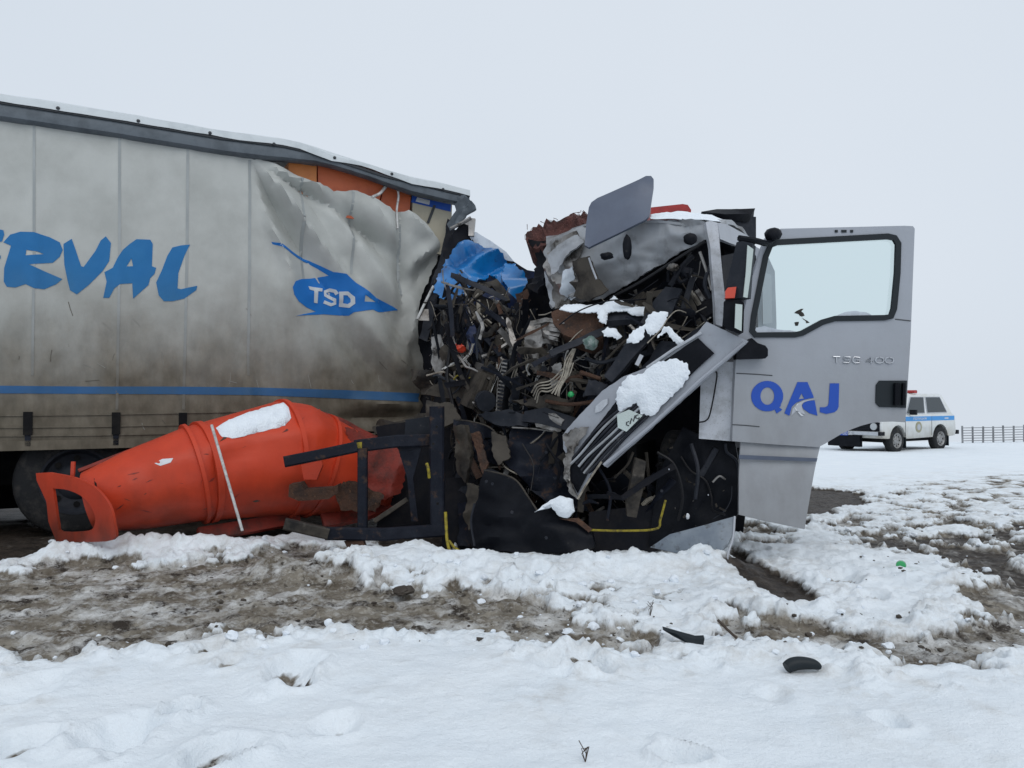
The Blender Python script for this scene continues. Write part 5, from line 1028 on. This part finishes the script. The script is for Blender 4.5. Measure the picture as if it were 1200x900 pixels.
for par in (blue, silver):
    mb = MB(); k = 0
    while k < 60:
        x, y = rpoint()
        if (x < 632) != (par is blue): continue
        c = P(x, y, wdepth(x) + rng.uniform(-.5, .0)); a = Vector((rng.gauss(0, 1), rng.gauss(0, 1), rng.gauss(0, 1))).normalized(); b = a.orthogonal().normalized(); s_ = rng.uniform(.003, .012)
        V, Fs = box_vf(c, s_ * rng.uniform(1, 4), s_, .003, a, b, a.cross(b)); mb.add(V, Fs); k += 1
    o = mb.build('small_shards', 'bare_metal', par, smooth=False); o['kind'] = 'stuff'
    mb = MB(); k = 0
    while k < 80:
        x, y = rpoint()
        if (x < 632) != (par is blue): continue
        c = P(x, y, wdepth(x) + rng.uniform(-.5, .0)); a = Vector((rng.gauss(0, 1), rng.gauss(0, 1), rng.gauss(0, 1))).normalized(); b = a.orthogonal().normalized(); s_ = rng.uniform(.005, .02)
        V, Fs = box_vf(c, s_ * rng.uniform(1, 4), s_, .005, a, b, a.cross(b)); mb.add(V, Fs); k += 1
    o = mb.build('dark_shards', 'mud_metal', par, smooth=False); o['kind'] = 'stuff'

# ------------------------------------------------------------------ police car
fw = Vector((-.848, -.53, 0)); lf = Vector((.53, -.848, 0)); corner = Vector((10.51, 22.0, 0))
cc = corner - fw * 1.86 - lf * .82; cz = gz(cc.x, cc.y) - .03
car = empty('police_car', Vector((cc.x, cc.y, cz)), 'small white off-road police car with blue stripe and red roof light', 'car', math.atan2(fw.y, fw.x)); car.scale = (1.05, 1.05, 1.05)
def CB(name, V, Fs, m, par=car, **k): return build(name, V, Fs, m, par, local=True, **k)
def arch(cx, r=.41, z=.40, n=9): return [(cx + r * math.cos(a), max(z, .36 + r * math.sin(a) * 1.02)) for a in np.linspace(math.pi - .08, .08, n)][::-1]
prof = [(1.80, .42), (1.86, .56), (1.86, .80), (1.80, .90), (1.3, .975), (.74, 1.03), (-1.68, 1.07), (-1.82, 1.0), (-1.86, .55), (-1.80, .42)] + arch(-1.04)[::-1] + [(.6, .38)] + arch(1.12)[::-1]
def ringp(k, y): return [Vector((x * (1 - .02 * k), y, (z - .7) * (1 - .04 * k) + .7)) for x, z in prof]
rings = [ringp(1.6, -.83), ringp(.5, -.82), ringp(0, -.77), ringp(0, .77), ringp(.5, .82), ringp(1.6, .83)]
V = [v for r_ in rings for v in r_]; n = len(prof); Fs = [(i * n + k, i * n + (k + 1) % n, (i + 1) * n + (k + 1) % n, (i + 1) * n + k) for i in range(5) for k in range(n)] + [tuple(range(n)), tuple(range(5 * n, 6 * n))]
body = CB('car_body', V, Fs, 'car_dirty')
cor = [((.78, .77, 1.03), (.20, .60, 1.60)), ((-1.74, .77, 1.06), (-1.50, .60, 1.60)), ((-1.74, -.77, 1.06), (-1.50, -.60, 1.60)), ((.78, -.77, 1.03), (.20, -.60, 1.60))]
b_ = [Vector(c[0]) for c in cor]; t_ = [Vector(c[1]) for c in cor]; r_ = [Vector((v.x * .93, v.y * .88, 1.645)) for v in t_]
V = b_ + t_ + r_; Fs = [(i, (i + 1) % 4, 4 + (i + 1) % 4, 4 + i) for i in range(4)] + [(4 + i, 4 + (i + 1) % 4, 8 + (i + 1) % 4, 8 + i) for i in range(4)] + [(8, 9, 10, 11), (0, 3, 2, 1)]
cabin = CB('cabin', V, Fs, 'car_white')
def glass(i, u0, u1, v0, v1, nm='car_window', du=0):
    a, b, c, d = b_[i], b_[(i + 1) % 4], t_[(i + 1) % 4], t_[i]; nn = (b - a).cross(d - a).normalized()
    if nn.dot((a + c) / 2 - Vector((-.6, 0, 1.3))) < 0: nn = -nn
    pt = lambda u, v: a.lerp(b, u).lerp(d.lerp(c, u), v)
    q = [pt(u0, v0), pt(u1, v0), pt(u1 - du, v1), pt(u0 + du * .3, v1)]; V = [p + nn * .008 for p in q] + [p - nn * .02 for p in q]
    g = CB(nm, V, [(0, 1, 2, 3), (7, 6, 5, 4)] + [(k, (k + 1) % 4, 4 + (k + 1) % 4, 4 + k) for k in range(4)], 'car_glass', cabin, smooth=False)
    for k in range(4): CB('window_trim', *tube_vf([q[k] + nn * .008, q[(k + 1) % 4] + nn * .008], .012, 5), 'decal_grey', g)
for i, u0, u1 in ((0, .06, .43), (0, .48, .90), (2, .10, .52), (2, .57, .94)): glass(i, u0, u1, .08, .90)
glass(3, .06, .94, .08, .92, 'windscreen'); glass(1, .08, .92, .2, .9, 'rear_window')
for x, y in ((1.12, .72), (-1.04, .72), (1.12, -.72), (-1.04, -.72)):
    o = wheel('wheel', Vector((x, y, .345)), (0, 1 if y > 0 else -1, 0), .35, .2, car, local=True)
    CB('mud_flap', *box_vf(Vector((x - .40, y, .28)), .02, .22, .30), 'rubber')
CB('arch_lining', *box_vf(Vector((0, 0, .45)), 3.1, 1.3, .3), 'underside')
def sidebox(nm, x0, x1, z0, z1, m, par=body, y=.832, t=.008): return CB(nm, *box_vf(Vector(((x0 + x1) / 2, y, (z0 + z1) / 2)), x1 - x0, t, z1 - z0), m, par)
stp_ = sidebox('blue_stripe', -1.74, .74, .875, 1.0, 'car_blue')
CYR = {'П': [[(0, 0), (0, 1), (1, 1), (1, 0)]], 'О': [[(0, 0), (0, 1), (1, 1), (1, 0), (0, 0)]], 'Л': [[(0, 0), (.3, 1), (1, 1), (1, 0)]], 'И': [[(0, 1), (0, 0), (1, 1), (1, 0)]], 'Ц': [[(0, 1), (0, 0), (1, 0), (1, 1)], [(1, 0), (1.15, -.2)]], 'Я': [[(1, 0), (1, 1), (0, 1), (0, .5), (1, .5)], [(.5, .5), (0, 0)]]}
for k, ch in enumerate('ПОЛИЦИЯ'):
    for ln in CYR[ch]: CB('stripe_letter', *tube_vf([Vector((.36 - k * .095 - x * .06, .838, .91 + z * .055)) for x, z in ln], .007, 4), 'decal_white', stp_)
sidebox('stripe_text_bar', -1.42, -1.22, .92, .95, 'decal_white', stp_, y=.838, t=.006)
CB('side_emblem', *lathe_vf([(Vector((.10, .828, .70)), (0, 1, 0), .155), (Vector((.10, .838, .70)), (0, 1, 0), .155)], 24), 'emblem', body)
CB('emblem_ring', *lathe_vf([(Vector((.10, .83, .70)), (0, 1, 0), .085), (Vector((.10, .843, .70)), (0, 1, 0), .085)], 20), 'decal_grey', body)
for x in (.74, -.56): sidebox('door_gap', x - .006, x + .006, .45, 1.0, 'groove', y=.8335, t=.006)
CB('grille', *box_vf(Vector((1.862, 0, .735)), .03, 1.56, .25), 'black_plastic')
for y in (-.62, .62):
    CB('headlight', *lathe_vf([(Vector((1.87, y, .74)), (1, 0, 0), .10), (Vector((1.90, y, .74)), (1, 0, 0), .095), (Vector((1.905, y, .74)), (1, 0, 0), .05)], 20), 'headlight')
for k in range(5): CB('grille_bar', *box_vf(Vector((1.88, 0, .64 + k * .045)), .012, .98, .012), 'dark_grey')
bmp = CB('front_bumper', *bar_vf(Vector((1.93, -.80, .55)), Vector((1.93, .80, .55)), .09, .10), 'chrome'); CB('bumper_end', *box_vf(Vector((1.85, .82, .55)), .22, .06, .10), 'black_plastic', bmp)
CB('skid_guard', *box_vf(Vector((1.90, -.25, .34)), .12, 1.0, .34), 'black_plastic')
pt_ = CB('number_plate', *box_vf(Vector((1.995, -.36, .54)), .012, .54, .13), 'decal_blue')
SEG = {'0': [[(0, 0), (0, 1), (1, 1), (1, 0), (0, 0)]], '5': [[(1, 1), (0, 1), (0, .5), (1, .5), (1, 0), (0, 0)]], '6': [[(1, 1), (0, 1), (0, 0), (1, 0), (1, .5), (0, .5)]], 'L': [[(0, 1), (0, 0), (.8, 0)]]}
for k, ch in enumerate('L 0056'):
    for ln in SEG.get(ch, []): CB('plate_character', *tube_vf([Vector((2.004, -.36 + .20 - 0 + (k - 5.2) * .078 + .2 + x * .045 - .02, .50 + z * .075)) for x, z in ln], .008, 4), 'decal_white', pt_)
CB('rear_bumper', *bar_vf(Vector((-1.92, -.80, .52)), Vector((-1.92, .84, .52)), .12, .12), 'black_plastic')
CB('side_mirror', *box_vf(Vector((.50, .92, 1.12)), .08, .18, .14), 'black_plastic')
lb = CB('light_bar', *bar_vf(Vector((-.25, -.55, 1.70)), Vector((-.25, .55, 1.70)), .16, .09, ch=.3), 'red'); CB('bar_foot', *box_vf(Vector((-.25, .4, 1.645)), .1, .06, .05), 'black_plastic', lb)

# ------------------------------------------------------------------ low fence behind the car
fn = empty('snow_fence', Vector((17, 28, gz(17, 28))), 'low grey slatted fence behind the police car', 'fence')
FP = [P(1128 + 12 * k, 511, 27.6 + .12 * k) for k in range(26)]
for p in FP:
    z0 = gz(p.x, p.y); bar('fence_post', Vector((p.x, p.y, z0 - .1)), Vector((p.x + rng.uniform(-.02, .02), p.y, z0 + .60 + rng.uniform(-.02, .02))), .05, .05, 'fence_wood', fn, smooth=False)
for k in range(6):
    pts = [Vector((p.x, p.y - .03, gz(p.x, p.y) + .08 + k * .092)) for p in FP[::3]] + [Vector((FP[-1].x, FP[-1].y - .03, gz(FP[-1].x, FP[-1].y) + .08 + k * .092))]
    tube('fence_rail', pts, .014, 'fence_wood', fn, n=5, curve=False)

# ------------------------------------------------------------------ small things on the snow
def onG(px, py):
    q = G(px, py, .08)
    for _ in range(4): q = G(px, py, gz(q.x, q.y))
    return q
q = onG(1061, 668); bt = empty('green_bottle', q, 'bright green plastic bottle end poking out of the snow', 'bottle')
axb = Vector((.45, .85, -.12)).normalized(); c0 = q + Vector((-.03, 0, .03))
build('bottle_body', *lathe_vf([(c0, axb, .015), (c0 + axb * .004, axb, .030), (c0 + axb * .02, axb, .033), (c0 + axb * .04, axb, .029), (c0 + axb * .06, axb, .033), (c0 + axb * .09, axb, .024), (c0 + axb * .11, axb, .011), (c0 + axb * .125, axb, .011)], 18), 'green', bt)
build('bottle_cap', *lathe_vf([(c0 + axb * .12, axb, .014), (c0 + axb * .135, axb, .014)], 14), 'decal_white', bt)
q = onG(942, 780) - Vector((0, 0, .022))
tag(build('rubber_piece', *tube_vf(smooth_path([q + Vector((-.075, 0, .012)), q + Vector((-.05, .006, .024)), q + Vector((-.01, .008, .03)), q + Vector((.04, 0, .028)), q + Vector((.072, -.008, .016))]), lambda t: .008 + .021 * math.sin(math.pi * min(1, t * .75 + .25)) ** .6, 12, 1.), 'rubber'), 'black curved rubber scrap lying on the front snow bank', 'debris')
q = onG(800, 752)
def scr(nm, pts, m, lab, cat, th=.012):
    V = [Vector(p) for p in pts]; n = len(V); B = [v - Vector((0, .02, th)) for v in V]
    return tag(build(nm, V + B, [tuple(range(n)), tuple(range(2 * n - 1, n - 1, -1))] + [(i, (i + 1) % n, n + (i + 1) % n, n + i) for i in range(n)], m, smooth=False), lab, cat)
scr('plastic_shard', [q + Vector(v) for v in ((-.09, .05, .06), (-.03, .02, .05), (.06, 0, .03), (.10, -.01, .035), (.085, -.02, -.03), (.04, -.015, -.01), (.03, 0, .005), (-.04, .02, .035))], 'rubber', 'dark hooked plastic shard stuck in the slush edge', 'debris')
q = onG(854, 748)
tag(build('dark_stick', *tube_vf([q + Vector((-.04, .05, .075)), q + Vector((0, .02, .035)), q + Vector((.04, 0, 0))], .007, 6), 'wood_twig'), 'short dark stick lying near the wet mud strip', 'stick')
q = onG(472, 694)
def lumpmesh(c, r, sq=.5, sd_=0, sub=2):
    bm = bmesh.new(); bmesh.ops.create_icosphere(bm, subdivisions=sub, radius=1); V = []
    for v in bm.verts:
        k = 1 + .45 * noise.noise(v.co * 1.3 + Vector((sd_ * 1.7, sd_, 0))) + .25 * noise.noise(v.co * 3.1 + Vector((sd_, 3, 0))); V.append(c + Vector((v.co.x * r * k, v.co.y * r * k, v.co.z * r * k * sq)))
    Fs = [tuple(v.index for v in f.verts) for f in bm.faces]; bm.free(); return V, Fs
tag(build('mud_lump', *lumpmesh(q + Vector((0, 0, .01)), .065, .4, 5, 3), 'mud_clod'), 'brown mud lump at the edge of the slush track', 'mud')
for px, py, lab, h in ((686, 893, 'tiny dry twig sticking out of the front snow', .05), (762, 722, 'dry grass twig beside the slush track', .07)):
    q = onG(px, py); mb = MB()
    for k in range(5): mb.add(*tube_vf([q, q + Vector((rng.uniform(-.015, .015), rng.uniform(-.01, .01), h * rng.uniform(.5, 1))), q + Vector((rng.uniform(-.02, .02), rng.uniform(-.02, .02), h * rng.uniform(.8, 1.3)))], .0016, 4))
    tag(mb.build('dry_twig', 'wood_twig'), lab, 'twig')
def scatter(nm, m, lab, areas, n, r0, r1, sub):
    mb = MB(); k = 0
    while k < n:
        a = rng.choice(areas); x = rng.uniform(a[0], a[2]); y = rng.uniform(a[1], a[3]); q = G(x, y, .05); r = r0 + (r1 - r0) * rng.random() ** 3
        V, Fs = lumpmesh(Vector((q.x, q.y, 0)), r, rng.uniform(.5, .9), k, sub); mb.add(V, Fs); k += 1
        mb.cx = getattr(mb, 'cx', []) + [(q.x, q.y, len(V), r)]
    xs = np.array([c[0] for c in mb.cx]); ys = np.array([c[1] for c in mb.cx]); zs = ground_z(xs, ys); i = 0
    for (cx, cy, nv, r), z in zip(mb.cx, zs):
        for j in range(nv): mb.V[i + j] = mb.V[i + j] + Vector((0, 0, float(z) + r * .2))
        i += nv
    return tag(mb.build(nm, m), lab, None, None, 'stuff')
scatter('snow_clods', 'snow', 'small broken snow clods strewn over slush edges', [(0, 735, 800, 775), (330, 640, 860, 690), (560, 680, 800, 745), (830, 700, 1200, 775), (880, 600, 1200, 700), (60, 630, 330, 660)], 230, .006, .034, 2)
scatter('mud_clods', 'mud_clod', 'small brown mud crumbs strewn over the slush track', [(0, 660, 500, 750), (400, 690, 800, 760), (850, 720, 1200, 770), (1000, 620, 1200, 690)], 230, .004, .02, 1)
